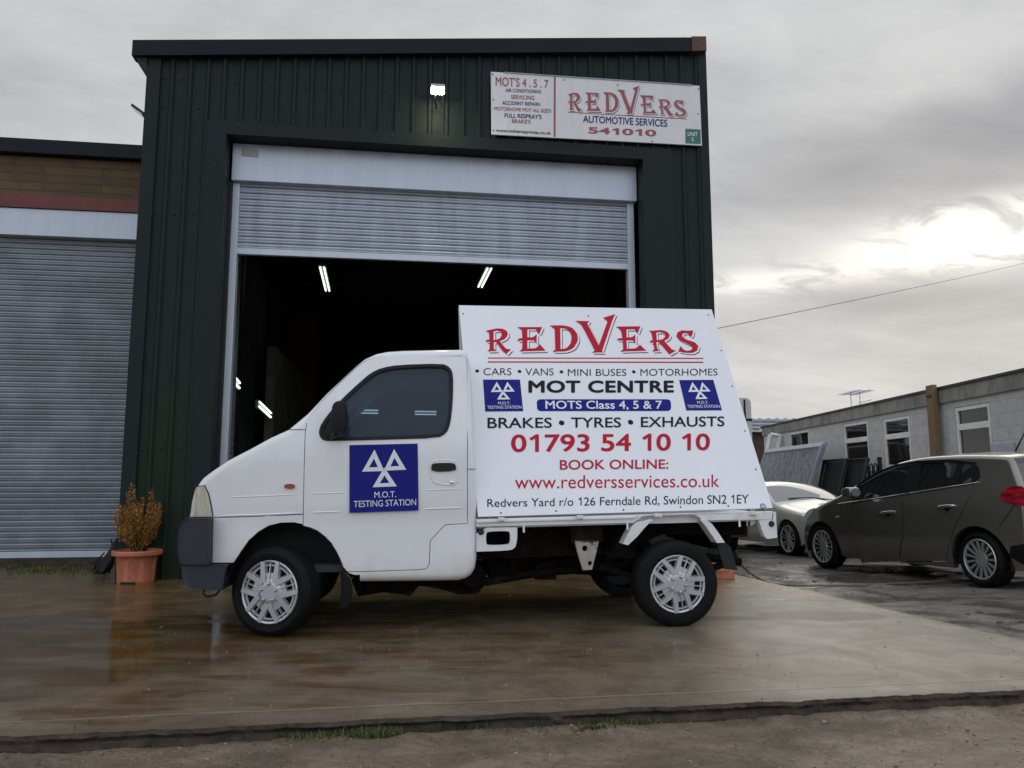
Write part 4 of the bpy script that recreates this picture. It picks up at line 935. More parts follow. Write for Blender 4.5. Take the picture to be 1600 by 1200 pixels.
# bumper: two profiles swept round the nose
def sweep_bumper(mb, px_top, px_bot, xr, y0=-.012):
    for zt, zl_, xf in ((px_top, px_bot, xr),): pass
bu = TP([(333.6, 808.8), (332, 880), (288.5, 880), (284.6, 866), (284, 845), (285.5, 824), (289, 815), (297, 809.5)]); bl = TP([(360, 881), (357, 889), (352, 919.5), (338, 920), (304, 916.5), (293, 908), (289.5, 880)])
for poly, lbl in ((bu, 0), (bl, 0)):
    n = len(poly); rows = []
    cxp = sum(p[0] for p in poly) / n; czp = sum(p[1] for p in poly) / n
    for f, yy in ((.9, .0), (.97, -.006), (1., .012), (1., .10), (1., TW - .10), (1., TW - .012), (.97, TW + .006), (.9, TW)):
        rows.append([(cxp + (x - cxp) * (f if x < cxp else 1) - .05 * math.sin(math.pi * max(0, min(1, yy / TW))) * (1 if x < cxp else 0), yy + (.06 if x < cxp and yy < .06 else 0) - (.06 if x < cxp and yy > TW - .06 else 0), czp + (z - czp) * (.985 if f < 1 else 1)) for x, z in poly])
    mb.grid(rows, 0, True); k = len(mb.v); m_ = len(poly)
    mb.f += [tuple(range(k - len(rows) * m_, k - len(rows) * m_ + m_)), tuple(range(k - m_, k))]; mb.m += [0, 0]
mb.build('front_bumper', M['bumper'], truck, smooth=50)
a = T(330, 921, .1); MB().tube([(a[0] - .04, .1, a[1]), (a[0] - .045, .1, a[1] - .025), (a[0] - .02, .1, a[1] - .042), (a[0] + .03, .1, a[1] - .03), (a[0] + .06, .1, a[1] + .01)], .007, 8).build('towing_eye', M['dark'], truck, smooth=60)
w0 = T(455, 668, .3); MB().tube([(T(428, 682)[0], .42, T(428, 682)[1]), (T(440, 673)[0], .45, T(440, 673)[1] + .012), (T(462, 664)[0], .9, T(462, 664)[1] + .02)], .008, 6).build('wiper', M['dark'], truck)
# cab interior
mb = MB()
sx, sz = T(655, 690, .3)
for y in (.2, .8):
    mb = MB(); mb.box((sx - .25, y, sz - .25), (sx + .2, y + .45, sz - .08)); mb.prism([(sx + .10, sz - .1), (sx + .22, sz - .1), (sx + .30, sz + .22), (sx + .22, sz + .25)], y, y + .45); mb.prism([(sx + .22, sz + .26), (sx + .30, sz + .26), (sx + .31, sz + .40), (sx + .25, sz + .40)], y + .12, y + .34)
    mb.build('seat', M['interior'], truck, bevel=.03, smooth=60)
dx, dz = T(505, 690, .3); mb = MB(); mb.box((dx - .22, .06, dz - .35), (dx + .02, TW - .06, dz - .02)); mb.build('dashboard', M['interior'], truck, bevel=.03)
mb = MB(); c = Vector((dx + .14, .40, dz + .06)); ring = [c + Vector((.10 * math.sin(t) * .45, .17 * math.cos(t), .17 * math.sin(t))) for t in [k * math.pi / 12 for k in range(25)]]; mb.tube(ring, .012, 6, cap=False); mb.tube([c, (dx - .02, .40, dz - .10)], .02, 6); mb.build('steering_wheel', M['interior'], truck, smooth=60)
mb = MB(); x_r = T(738, 690)[0] - .03; mb.box((x_r - .02, .05, .45), (x_r, TW - .05, zb + .02)); mb.box((T(480, 900)[0], .06, .36), (x_r, TW - .06, .40)); mb.build('cab_lining', M['interior'], truck)
# wheels
tr = .268; sc_ = 1.
fw = TF.px(428, 927, .02); rw = TF.px(1058.5, 914.5, .02)
rfx = fw[1]; rrx = rw[1]
RF, RR = rfx * 1.045, rrx * 1.05
wheel(truck, fw[0], .085, rfx * 1.03, RF, .16, 'truck', steer=-21, rimr=.71); wheel(truck, rw[0], .085, rrx * 1.035, RR, .16, 'truck', rot=-24, rimr=.675)
wheel(truck, fw[0], TW - .10, rfx * 1.03, RF, .16, 'truck', steer=-21, near=-1); wheel(truck, rw[0], TW - .10, rrx * 1.035, RR, .16, 'truck', near=-1)
# wheel well and mud flap
mb = MB(); arch = TP([(549, 905), (538, 886), (520, 850), (494, 826), (460, 815), (420, 821), (390, 843), (366, 879), (352, 905)])
mb.grid([[(x, .03, z) for x, z in arch], [(x, .34, z) for x, z in arch]]); mb.add([(x, .34, z) for x, z in arch], [tuple(range(len(arch)))]); mb.build('wheel_well', M['black'], truck, fix=False)
fl_ = TP([(532, 892), (548, 905), (551, 925), (546, 945), (536, 952), (529, 950), (533, 925)]); MB().prism(fl_, .0, .02).build('mud_flap', M['rubber'], truck, bevel=.004)
# load bed
def B(u, v, y=0.): return TF.px(u, v, y)
by = .02
rl = [B(u, v, by) for u, v in ((745, 823), (1009, 815), (1022, 806), (1080, 804), (1092, 813), (1208, 810), (1207, 798), (1011, 803.5), (745, 809.5))]
rl = [B(u, v, by) for u, v in ((744.5, 823.5), (990, 817), (1003, 808), (1016, 805), (1076, 803.8), (1088, 806), (1099, 813.5), (1206, 812), (1208, 799), (1100, 801.5), (744.5, 811))]
dzr = 0
bed = MB(); bed.prism(rl, by, by + .045)
bed.prism([B(u, v, by) for u, v in ((744.5, 817), (990, 810), (996, 806.5), (744.5, 813.5))], by - .012, by + .001)
bedo = bed.build('bed_side', M['bedwhite'], truck, bevel=.004)
fx0, fz0 = B(746, 811, by); fx1, fz1 = B(1206, 799, by)
mb = MB(); mb.prism([(fx0, fz0 - .06), (fx1, fz1 - .06), (fx1, fz1 - .012), (fx0, fz0 - .012)], by + .05, TW - .05); mb.build('bed_floor', M['bedwhite'], truck)
MB().prism([(fx0, fz0 - .06), (fx1, fz1 - .06), (fx1, fz1), (fx0, fz0)], TW - .045, TW).build('bed_side', M['bedwhite'], truck)
for u, v in ((784, 811.5), (907, 808.3), (1028, 805.3), (1178, 802)):
    a, b = B(u, v, by - .02); MB().box((a - .022, by - .03, b - .009), (a + .018, by, b + .012)).box((a + .010, by - .035, b - .013), (a + .022, by, b + .006)).build('latch', M['bedwhite'], truck, bevel=.003)
for u, v0, v1 in ((818, 822, 832), (980, 818, 828), (1155, 812, 823)):
    a, b = B(u, v0, by); c = B(u, v1, by)[1]; MB().tube([(a, by + .02, b + .01), (a, by, b), (a + .002, by, c)], .007, 6).build('rope_hook', M['bedwhite'], truck, smooth=60)
fb = chaikin([B(u, v, by) for u, v in ((744.5, 824.5), (744.5, 862), (744.5, 862), (790, 860.5), (804, 858), (808, 846), (808.3, 824), (808.3, 824))], 1); hole = chaikin([B(u, v, by) for u, v in ((759.5, 834), (759.5, 849), (763, 852.3), (793, 851.3), (797.3, 848), (797.3, 833), (794, 829.5), (763, 830.5))], 1)
mb = MB(); panel(mb, fb, [hole], lambda x, z: by, 0, 0, .03); fbo = mb.build('bed_bracket', M['bedwhite'], truck)
a, b = B(751.5, 831, by); MB().lathe([(.001, -.012), (.014, -.012), (.019, -.004), (.019, .01)], 20, c=(a, by, b)).build('reflector', M['dark'], fbo, smooth=40)
am = [(980, 852), (990, 833), (1000, 822), (1010, 817), (1020, 815), (1040, 813), (1075, 813), (1088, 817), (1100, 824), (1113, 838), (1120, 849)]
ai = [(1131, 848), (1124, 834), (1112, 818), (1098, 808.5), (1080, 805), (1040, 804.5), (1016, 806.5), (1004, 810), (992, 817), (980, 828), (973, 851)]
ga = [B(u, v, by) for u, v in ((981, 852), (996, 838), (1005, 827), (1013, 818.5), (1020, 813), (1018, 811), (994, 816), (986, 824), (973, 850))]; gb = [B(u, v, by) for u, v in ((1093, 812), (1102, 822), (1113, 838), (1120, 848.5), (1132.5, 848), (1122, 832), (1112, 818.5), (1101, 811))]
for poly in (ga, gb):
    mb = MB(); mb.prism(poly, by - .006, by + .10); mb.build('wheel_arch_guard', M['bedwhite'], truck, bevel=.003)
MB().prism([B(u, v, .07) for u, v in ((1119, 847), (1132, 847), (1141, 855), (1151.5, 890.6), (1132, 889), (1125, 870))], .06, .078).build('rear_mud_flap', M['black'], truck)
rc = [B(u, v, by) for u, v in ((1185, 813), (1207.5, 812), (1208.5, 800), (1212, 800), (1214, 840), (1199, 842), (1194, 838))]; mb = MB(); panel(mb, rc, [], lambda x, z: by - .004, 0, 0, .05); rco = mb.build('rear_corner_plate', M['bedwhite'], truck)
a, b = B(1205, 818.5, by); MB().lathe([(.001, -.016), (.014, -.016), (.020, -.006), (.020, .01)], 20, c=(a, by, b)).build('reflector', M['dark'], rco, smooth=40)
# underside
mb = MB()
r0, r1 = B(560, 880, .35), B(1190, 842, .35)
for y in (.30, 1.02): mb.prism([(r0[0], r0[1] - .02), (fx0, .40), (rw[0] - .35, .42), (rw[0], fz1 - .16), (fx1 - .05, fz1 - .17), (fx1 - .05, fz1 - .06), (fx0, fz0 - .06), (r0[0], r0[1] + .1)], y, y + .07)
for x in (fx0 + .15, fx0 + .62, rw[0] - .42, rw[0] + .35): mb.box((x, .30, fz0 - .22), (x + .08, 1.09, fz0 - .065))
mb.tube([(rw[0], .1, rrx), (rw[0], TW - .1, rrx)], .045, 12); mb.lathe([(.001, -.10), (.09, -.09), (.12, 0), (.09, .09), (.001, .10)], 16, c=(rw[0], .72, rrx))
mb.tube([(fx0 - .3, .7, .34), (rw[0], .72, rrx)], .035, 10)
ga_ = [B(u, v, .5) for u, v in ((600, 905), (700, 903), (740, 895), (760, 905), (745, 924), (715, 926), (690, 918), (655, 912), (640, 928), (622, 922), (600, 918))]
mb.prism(ga_, .40, .85); mb.prism([B(u, v, .55) for u, v in ((550, 905), (640, 905), (638, 928), (600, 924), (560, 930))], .5, .9)
mb.prism([B(u, v, .3) for u, v in ((810, 835), (960, 830), (960, 900), (905, 896), (830, 893), (800, 905), (770, 910), (765, 868))], .52, .98)
mb.prism([B(u, v, .45) for u, v in ((836, 878), (868, 877), (868, 905), (836, 905))], .42, .50)
mb.tube([(fx0 - .4, .35, .27), (fx0 + .1, .38, .25), (fx0 + .45, .40, .30), (rw[0] - .3, .42, .33), (rw[0] + .1, .35, .42), (fx1 - .1, .3, .36)], .028, 8)
mb.box((rw[0] + .33, .45, fz1 - .24), (fx1 - .10, 1.2, fz1 - .07)); 
for k in range(3): mb.prism([(rw[0] - .45, rrx + .08 + k * .012), (rw[0], rrx - .05 + k * .012), (rw[0] + .45, rrx + .10 + k * .012), (rw[0] + .45, rrx + .112 + k * .012), (rw[0], rrx - .038 + k * .012), (rw[0] - .45, rrx + .092 + k * .012)], .22, .27)
mb.build('chassis', M['chassis'], truck)
MB().lathe([(.001, -.02), (.075, -.02), (.085, 0), (.085, .30), (.075, .32)], 24, c=(B(738, 905, .4)[0], .36, B(738, 905, .4)[1] + .03)).build('silencer', M['chassis'], truck, smooth=40)
rbk = [B(u, v, .10) for u, v in ((898, 845), (936, 845), (932, 862), (925, 890), (911, 891), (904, 868))]
mb = MB(); panel(mb, rbk, [circ(*B(914, 857, .10), .018), circ(*B(922, 880, .10), .014)], lambda x, z: .10, .05, 0, .03); mb.build('rusty_bracket', M['rustwhite'], truck)
MB().prism([B(u, v, .12) for u, v in ((890, 822), (940, 822), (942, 846), (892, 848))], .10, .14).build('tank_strap', M['chassis'], truck)

# ------------------------------------------------------------------ advertising board on the bed
def fitboard():
    obs = [(717, 477), (1112, 483.5), (1207.5, 793), (747, 807)]
    yaw = 9.5; n0 = Vector((math.cos(R(yaw)), math.sin(R(yaw)), math.sin(R(1.35)))).normalized(); hn = Vector((-math.sin(R(yaw)), math.cos(R(yaw)), 0)); zz = hn.cross(n0) * -1
    if zz.z < 0: zz = -zz
    up_ = (hn * math.sin(R(26)) + zz * math.cos(R(26))).normalized()
    O = TF.w(B(747, 807, .012)[0], .012, B(747, 807, .012)[1])
    return Frame(O, n0, up_)
BF = fitboard()
bq = [BF.px(u, v) for u, v in ((747, 807.3), (1207.5, 793.5), (1112, 483.5), (717, 477))]
board = empty('advertising_board', BF, 'large white slanted board with red and blue garage advert standing on the truck bed', 'advert board')
MB().prism(bq, 0, .012).build('panel', M['panelwhite'], board)
# second leaf of the A frame and end frame behind it
hb = bq[2][1]; wz = BF.loc(BF.O + Vector((0, 0, 1))); 
P1 = BF.w(bq[0][0], .02, bq[0][1]); P2 = BF.w(bq[3][0], .02, bq[3][1]); Q1 = BF.w(bq[1][0], .02, bq[1][1]); Q2 = BF.w(bq[2][0], .02, bq[2][1])
hn = Vector((-TF.x.y, TF.x.x, 0)); far1 = P1 + hn * 1.36; far2 = Q1 + hn * 1.36
mb = MB(); pts = [BF.loc(p) for p in (far1, far2, Q2 + hn * .03, P2 + hn * .03)]; pts2 = [BF.loc(p + hn * .012) for p in (far1, far2, Q2 + hn * .03, P2 + hn * .03)]
mb.add(pts + pts2, [(0, 1, 2, 3), (7, 6, 5, 4), (0, 1, 5, 4), (1, 2, 6, 5), (2, 3, 7, 6), (3, 0, 4, 7)]); mb.build('rear_panel', M['panelwhite'], board)
mb = MB()
for a, b in ((P1, P2), (Q1, Q2)):
    off = (1 if a is P1 else -1) * BF.x * .05
    for c, d in ((a + off + hn * .03, b + off + hn * .03), (far1 + off + hn * -.02 if a is P1 else far2 + off + hn * -.02, b + off + hn * .02)): mb.tube([BF.loc(c), BF.loc(d)], .02, 6)
mb.build('support_frame', M['timber'], board)
def cp(cx, cy): return (700 + cx * .3375, 460 + cy * .3375)
def ln(s, x0, x1, yt0, yt1, yb0, yb1, mt, bd=0., sp=1.): lettering(s, BF, [cp(x0, yb0), cp(x1, yb1), cp(x1, yt1), cp(x0, yt0)], -.002, M[mt], board, bd, sp)
def np_(a, b): return (720 + a * .2625, 470 + b * .2625)
big_name([BF.px(*np_(*p)) for p in ((147, 320), (1413, 320), (1413, 81), (147, 81))], -.0015, M['red'], M['darkred'], M['panelwhite'], board, 14, 11)
for ya, yb_ in ((338, 344), (361, 368)): strip(board, BF, [np_(161, yb_), np_(1443, yb_ + 2), np_(1443, ya + 2), np_(161, ya)], M['red'], name='underline')
for cx, cy in ((135, 355), (331, 357), (525, 359), (860, 359)):
    a, b = BF.px(*cp(cx, cy)); MB().add([(x, -.002, z) for x, z in circ(a, b, .013, 20)], [tuple(range(20))]).build('bullet', M['ink'], board)
ln('CARS', 164, 294, 341, 341, 374, 374, 'ink', -.004); ln('VANS', 358, 489, 342, 342, 375, 375, 'ink', -.004); ln('MINI BUSES', 555, 826, 345, 345, 377, 377, 'ink', -.004); ln('MOTORHOMES', 891, 1248, 345, 343, 377, 375, 'ink', -.004)
ln('MOT CENTRE', 372, 1046, 398, 398, 456, 455, 'ink', .034, 1.06)
pl = [BF.px(*cp(x, y)) for x, y in ((413, 541), (1033, 540), (1031, 486), (410, 486))]
rr_ = [bil(pl, a, b) for a, b in [(x / 11.4, z) for x, z in rrect(0, 0, 11.4, 1, .3)]]
pill = MB().add([(x, -.002, z) for x, z in rr_], [tuple(range(len(rr_)))]).build('pill_banner', M['blue'], board)
lettering('MOTS Class 4, 5 & 7', BF, [cp(452, 536), cp(992, 536), cp(990, 492), cp(450, 492)], -.0035, M['decalwhite'], pill, .014)
ln('BRAKES', 183, 481, 570, 570, 620, 618, 'ink', .012); ln('TYRES', 570, 801, 569, 569, 617, 616, 'ink', .012); ln('EXHAUSTS', 893, 1280, 567, 564, 615, 611, 'ink', .012)
for cx, cy in ((526, 595), (845, 592)):
    a, b = BF.px(*cp(cx, cy)); MB().add([(x, -.002, z) for x, z in circ(a, b, .019, 20)], [tuple(range(20))]).build('bullet', M['ink'], board)
ln('01793 54 10 10', 292, 1213, 648, 643, 731, 722, 'red', .018); ln('BOOK ONLINE:', 518, 1020, 766, 763, 812, 807, 'red', .012)
ln('www.redversservices.co.uk', 310, 1256, 838, 833, 900, 892, 'red', .0); ln('Redvers Yard r/o 126 Ferndale Rd, Swindon SN2 1EY', 182, 1392, 947, 926, 990, 974, 'ink', -.003)
emblem(board, [BF.px(*cp(*p)) for p in ((172, 543), (348, 541), (333, 395), (162, 395))], -.002, M['blue'], M['decalwhite'])
emblem(board, [BF.px(*cp(*p)) for p in ((1103, 538), (1268, 537), (1228, 396), (1070, 397))], -.002, M['blue'], M['decalwhite'])
a, b = BF.px(*cp(1459, 982)); bd_ = MB().add([(x, -.002, z) for x, z in circ(a, b, .021, 28)], [tuple(range(28))]).build('maker_badge', M['navy'], board)
MB().add([(x, -.0032, z) for x, z in circ(a, b, .013, 24)] + [(x, -.0032, z) for x, z in circ(a, b, .016, 24)], [(i, (i + 1) % 24, (i + 1) % 24 + 24, i + 24) for i in range(24)]).build('badge_ring', M['decalwhite'], bd_)
MB().add([(a - .011, -.0034, b - .005), (a + .011, -.0034, b - .005), (a + .011, -.0034, b + .005), (a - .011, -.0034, b + .005)], [(0, 1, 2, 3)]).build('badge_bar', M['decalwhite'], bd_)
mb = MB()
for cx, cy in ((70, 90), (650, 100), (1205, 95), (1265, 260), (1315, 425), (1375, 632), (1425, 810), (245, 1012), (500, 1003), (812, 998), (1077, 985), (1297, 980), (85, 470), (120, 830)):
    x, z = BF.px(*cp(cx, cy)); mb.add([(x + .006 * math.cos(t), -.0015, z + .006 * math.sin(t)) for t in [k * math.pi / 4 for k in range(8)]] + [(x, -.005, z)], [(i, (i + 1) % 8, 8) for i in range(8)])
mb.build('screw_heads', M['screw'], board)["kind"] = 'stuff'

# ------------------------------------------------------------------ bricks and hose by the rear wheel
b0 = ground(1120, 904)
for i, (du, lab) in enumerate(((9, 'orange red brick at the bottom of the small pile behind the truck rear wheel'), (3, 'orange red brick in the middle of the small pile behind the rear wheel'), (-4, 'orange red brick on top of the small pile behind the rear wheel'))):
    mb = MB(); mb.box((-.105, -.05, 0), (.105, .05, .066)); mb.lathe([(.001, .0665), (.02, .0665)], 12, 'z', m=1); o = mb.build('brick', [M['brick'], M['dark']], bevel=.005)
    o.location = (b0.x + (du - 4) * .0058 + .03, b0.y + .02, i * .068 + .0005); o.rotation_euler = (0, 0, R(-8 + 14 * i)); tag(o, lab, 'brick', 'bricks piled behind the rear wheel')
hp_ = [(1156, 878), (1163, 888), (1172, 896), (1181, 903), (1190, 908.5), (1205, 914), (1228, 917.5), (1262, 918.2), (1300, 917.5), (1340, 917.5), (1385, 915), (1430, 913.5), (1468, 911), (1500, 908)]
hosep = [yardpt(u, v) + Vector((0, 0, .02)) for u, v in hp_]
hs_ = empty('hose', Vector(hosep[0]), 'thin tan hose with a black nozzle trailing across the muddy yard', 'hose'); H0 = Vector(hosep[0])
MB().tube([p - H0 for p in hosep], .010, 8).build('pipe', M['hose'], hs_, smooth=60)
nz = yardpt(1144, 865) + Vector((0, 0, .06)) - H0; MB().tube([nz, nz * .45 + Vector((0, 0, .03)), (0, 0, 0)], [.03, .05, .02], 10).build('nozzle', M['dark'], hs_, smooth=60)

# ------------------------------------------------------------------ white block building on the right
wl = Vector((8.3, 26, 0)); eave = 1.85 + CAM_H
def eavept(u, v): return ground(u, v, eave)
EL, ER = eavept(1193, 668), eavept(1600, 579)
dirw = (ER - EL); dirw.z = 0; dirw.normalize()
GF = Frame((EL.x, EL.y, -.5), dirw)                                 # x runs from the far end towards the camera, y into the building
if GF.y.x < 0: print('WARN building frame flipped', GF.y)
hut = empty('block_building', GF, 'long low white painted block building with windows along the right of the yard', 'building')
def G(u, v, y=0.): return GF.px(u, v, y)
zt = eave + .5; Lw = 17.; hcop = .30
wins = [((1233, 673), (1263, 674), 712, None), ((1317, 662), (1355, 658), 737, .36), ((1379, 654), (1420, 650), 731, .37), ((1491, 635), (1545, 631), 714, .40)]
wq = []
for (ua, va), (ub, vb), vbot, split in wins:
    a = G(ua, va); b = G(ub, vb); wq.append((a[0], b[0], G((ua + ub) / 2, vbot)[1], (a[1] + b[1]) / 2, split))
mb = MB(); panel(mb, [(0, 0), (Lw, 0), (Lw, zt - hcop), (0, zt - hcop)], [[(a, z0), (b, z0), (b, z1), (a, z1)] for a, b, z0, z1, _ in wq], lambda x, z: 0., 0, 0, .12)
mb.box((0, .13, 0), (.12, 6, zt - .05)).box((Lw - .1, .13, 0), (Lw, 6, zt - .05)).box((0, 5.9, 0), (Lw, 6, zt - .05))
mb.build('wall', M['whiteblock'], hut)
mb = MB(); mb.box((-.05, -.05, zt - hcop), (Lw, .12, zt - .02)); mb.build('roof_edge', mat('concretefascia', (.26, .25, .23), .85, 0, .25, 3, .2, 30, dirt=(.08, .075, .06), ds=2.5, damt=.7, stretch=(1, 1, .5)), hut, bevel=.01)
MB().box((-.08, -.08, zt - .02), (Lw, 6, zt + .03)).build('roof', M['roofdark'], hut)
MB().box((.13, 2.5, 0), (Lw - .2, 2.6, zt - .1)).build('inner_wall', M['block'], hut)
for a, b, z0, z1, split in wq:
    mb = MB(); f = .075
    mb.box((a + .004, .01, z0 + .004), (a + f, .08, z1 - .004)).box((b - f, .01, z0 + .004), (b - .004, .08, z1 - .004)).box((a + f, .01, z1 - f), (b - f, .08, z1 - .004)).box((a + f, .01, z0 + .004), (b - f, .08, z0 + f))
    if split: zz = z1 - (z1 - z0) * split; mb.box((a + f, .008, zz - .06), (b - f, .08, zz + .06))
    fr_ = mb.build('window', M['upvc'], hut, bevel=.006)
    MB().box((a + f, .045, z0 + f), (b - f, .05, z1 - f)).build('pane', M['winglass'], fr_)
    mb = MB(); mb.box((a - .10, -.03, z0 - .05), (b + .10, .03, z0 + .0)); mb.build('sill', M['upvc'], fr_)
    MB().prism([(a + .1, z0 + .2), (b - .2, z0 + .15), (b - .15, z0 + (z1 - z0) * .5), (a + .15, z0 + (z1 - z0) * .42)], .5, .6).build('curtain', M['timber'], fr_) if a > 8 else None
v0 = G(1550, 697); v1 = G(1588, 710)
mb = MB()
for k in range(7): z = v1[1] + (v0[1] - v1[1]) * k / 6; mb.box((v0[0], -.03, z), (v1[0], .0, z + .035))
mb.build('air_vent', M['galv'], hut)
px0 = G(1458.5, 700, -.1)[0]; px1 = G(1469, 700, -.1)[0]
pst = Frame(GF.w(px0, -.08, 0), GF.x); po = empty('timber_post', pst, 'tall bare timber post standing against the white block building between two windows', 'post')
zpt = G(1463, 601, -.08)[1]
MB().box((0, -.10, 0), (px1 - px0, 0.0, zpt)).build('plank', M['timber'], po, bevel=.01)
MB().box((.03, -.11, zpt - .25), (px1 - px0 - .03, -.101, zpt - .2)).build('tie', M['dark'], po)
for (u, vt, vb, lab) in ((1329, 612, 640, 'thin rooftop aerial on a short mast, left of the pair above the block building'), (1343, 612, 637, 'thin rooftop aerial with longer crossbars, right of the pair above the block building')):
    x, z = G(u, vt, .8); zb_ = G(u, vb, .8)[1]; A = empty('aerial', Frame(GF.w(x, .8, zt + .03), GF.x), lab, 'aerial', 'aerials on the block building roof')
    h = z - zt - .03
    MB().tube([(0, 0, 0), (0, 0, h)], .013, 6).build('mast', M['galv'], A); mb = MB(); mb.tube([(-.55, 0, h - .04), (.65, 0, h - .02)], .009, 5)
    for k in range(7): mb.tube([(-.5 + k * .17, -.18, h - .03), (-.5 + k * .17, .18, h - .03)], .006, 4)
    if u > 1335: mb.tube([(-.1, 0, h * .45), (.7, 0, h * .46)], .008, 5)
    mb.build('elements', M['galv'], A)

# things leaning along that wall
def leaning(name, px4, y, thick, mt, label, cat, group=None, bars=None, lean=.25):
    q = [G(u, v, y) for u, v in px4]; x0_ = q[0][0]; fr_ = Frame(GF.w(x0_, y, 0), GF.x); o = empty(name, fr_, label, cat, group)
    zmin = zfar(*GF.w(x0_, y, 0).xy) + .5
    poly = [(p[0] - x0_, p[1]) for p in q]; return o, poly
for i, (dy, lab) in enumerate(((-1.05, 'grey galvanised mesh fence panel at the front of the leaning stack behind the cream car'), (-.95, 'grey galvanised mesh fence panel in the middle of the leaning stack behind the cream car'), (-.85, 'grey galvanised mesh fence panel at the back of the leaning stack, against the wall'))):
    a, b = G(1197, 709, dy), G(1284, 695, dy); x0_, x1_ = a[0] + .0 * i, b[0] + .12 * i; ztp = (a[1] + b[1]) / 2 + .03 * i
    fr_ = Frame(GF.w(x0_, dy + .0, 0), GF.x); o = empty('fence_panel', fr_, lab, 'fence panel', 'mesh fence panels stacked against the wall')
    wd = x1_ - x0_; zg = .06; ln_ = .75
    def lp_(x, z, d=0.): return (x - .14 * (ztp - z), -ln_ * (ztp - z) / ztp + d, z)
    mb = MB(); mb.tube([lp_(0, zg), lp_(0, ztp), lp_(wd, ztp), lp_(wd, zg), lp_(0, zg)], .05, 6); mb.build('frame', M['galv'], o)
    mb = MB(); n = 44
    for k in range(1, n): mb.tube([lp_(wd * k / n, zg), lp_(wd * k / n, ztp)], .014, 4)
    for k in range(1, 26): mb.tube([lp_(0, zg + (ztp - zg) * k / 26), lp_(wd * .5, zg + (ztp - zg) * k / 26)], .006, 4)
    mb.build('mesh_infill', M['meshgrey'], o, fix=False)
    if i == 1: mb = MB(); mb.grid([[lp_(.06, zg, .04), lp_(wd - .06, zg, .04)], [lp_(.06, ztp - .05, .04), lp_(wd - .06, ztp - .05, .04)]]); mb.build('backing_sheet', M['meshgrey'], o)
for i, (ua, ub, vt, dy, lab) in enumerate(((1288, 1322, 720, -.75, 'dark green wire mesh gate leaf leaning next to the grey fence panels'), (1322, 1356, 719, -.55, 'dark green wire mesh gate leaf leaning below the paired windows'))):
    a, b = G(ua, vt, dy), G(ub, vt, dy); fr_ = Frame(GF.w(a[0], dy, 0), GF.x); o = empty('mesh_gate', fr_, lab, 'gate', 'green mesh gates leaning on the wall'); wd = b[0] - a[0]; ztp = a[1]
    def lq(x, z): return (x, -.5 * (ztp - z) / ztp, z)
    mb = MB(); mb.tube([lq(0, .05), lq(0, ztp), lq(wd, ztp), lq(wd, .05), lq(0, .05)], .05, 6); mb.tube([lq(0, ztp * .55), lq(wd, ztp * .55)], .03, 6); mb.build('frame', M['meshgreen'], o)
    mb = MB()
    for k in range(1, 16): mb.tube([lq(wd * k / 16, .05), lq(wd * k / 16, ztp)], .012, 4)
    for k in range(1, 12): mb.tube([lq(0, ztp * k / 12), lq(wd, ztp * k / 12)], .010, 4)
    mb.build('mesh_infill', M['meshgreen'], o, fix=False)
    mb = MB(); mb.grid([[lq(.03, .05), lq(wd - .03, .05)], [lq(.03, ztp - .04), lq(wd - .03, ztp - .04)]]); mb.v = [(x, y + .06, z) for x, y, z in mb.v]; mb.build('screening', M['meshgreen'], o)
a = G(1345, 738, -.4); b = G(1372, 738, -.4); fr_ = Frame(GF.w(a[0], -.4, 0), GF.x); o = empty('hoop_railing', fr_, 'black hoop topped railing section in front of the middle window', 'railing'); wd = b[0] - a[0]; z1 = a[1]
MB().tube([(0, 0, z1), (wd, 0, z1)], .02, 5).build('rail', M['dark'], o); MB().tube([(0, 0, .3), (wd, 0, .3)], .02, 5).build('rail', M['dark'], o)
mb = MB(); n = 4
for k in range(n):
    c = wd * (k + .5) / n; r_ = wd / n * .32; mb.tube([(c - r_, 0, 0), (c - r_, 0, z1 + .12)] + [(c + r_ * math.cos(t), 0, z1 + .12 + r_ * math.sin(t)) for t in [math.pi * (1 - j / 8) for j in range(1, 8)]] + [(c + r_, 0, z1 + .12), (c + r_, 0, 0)], .016, 5)
mb.build('hoops', M['dark'], o)
a = G(1374, 715, -.3); MB_ = MB().tube([(0, 0, 0), (0, 0, a[1])], .05, 8).lathe([(.001, a[1] + .02), (.06, a[1]), (.05, a[1] - .03)], 12, 'z'); o = MB_.build('bollard', M['dark'], smooth=50); o.matrix_world = Frame(GF.w(a[0], -.3, 0), GF.x).M; tag(o, 'short black metal post standing beside the hoop railing', 'post')
a, b = G(1330, 748, -.3), G(1352, 748, -.3); mb = MB()
mb.box((0, 0, 0), (b[0] - a[0], .5, a[1])); mb.box((-.03, -.03, a[1]), (b[0] - a[0] + .03, .53, a[1] + .05)); o = mb.build('brick_planter', M['redbrickwall'], bevel=.01); o.matrix_world = Frame(GF.w(a[0], -.3, 0), GF.x).M; tag(o, 'low red brick pier beside the green mesh gates', 'brick pier')

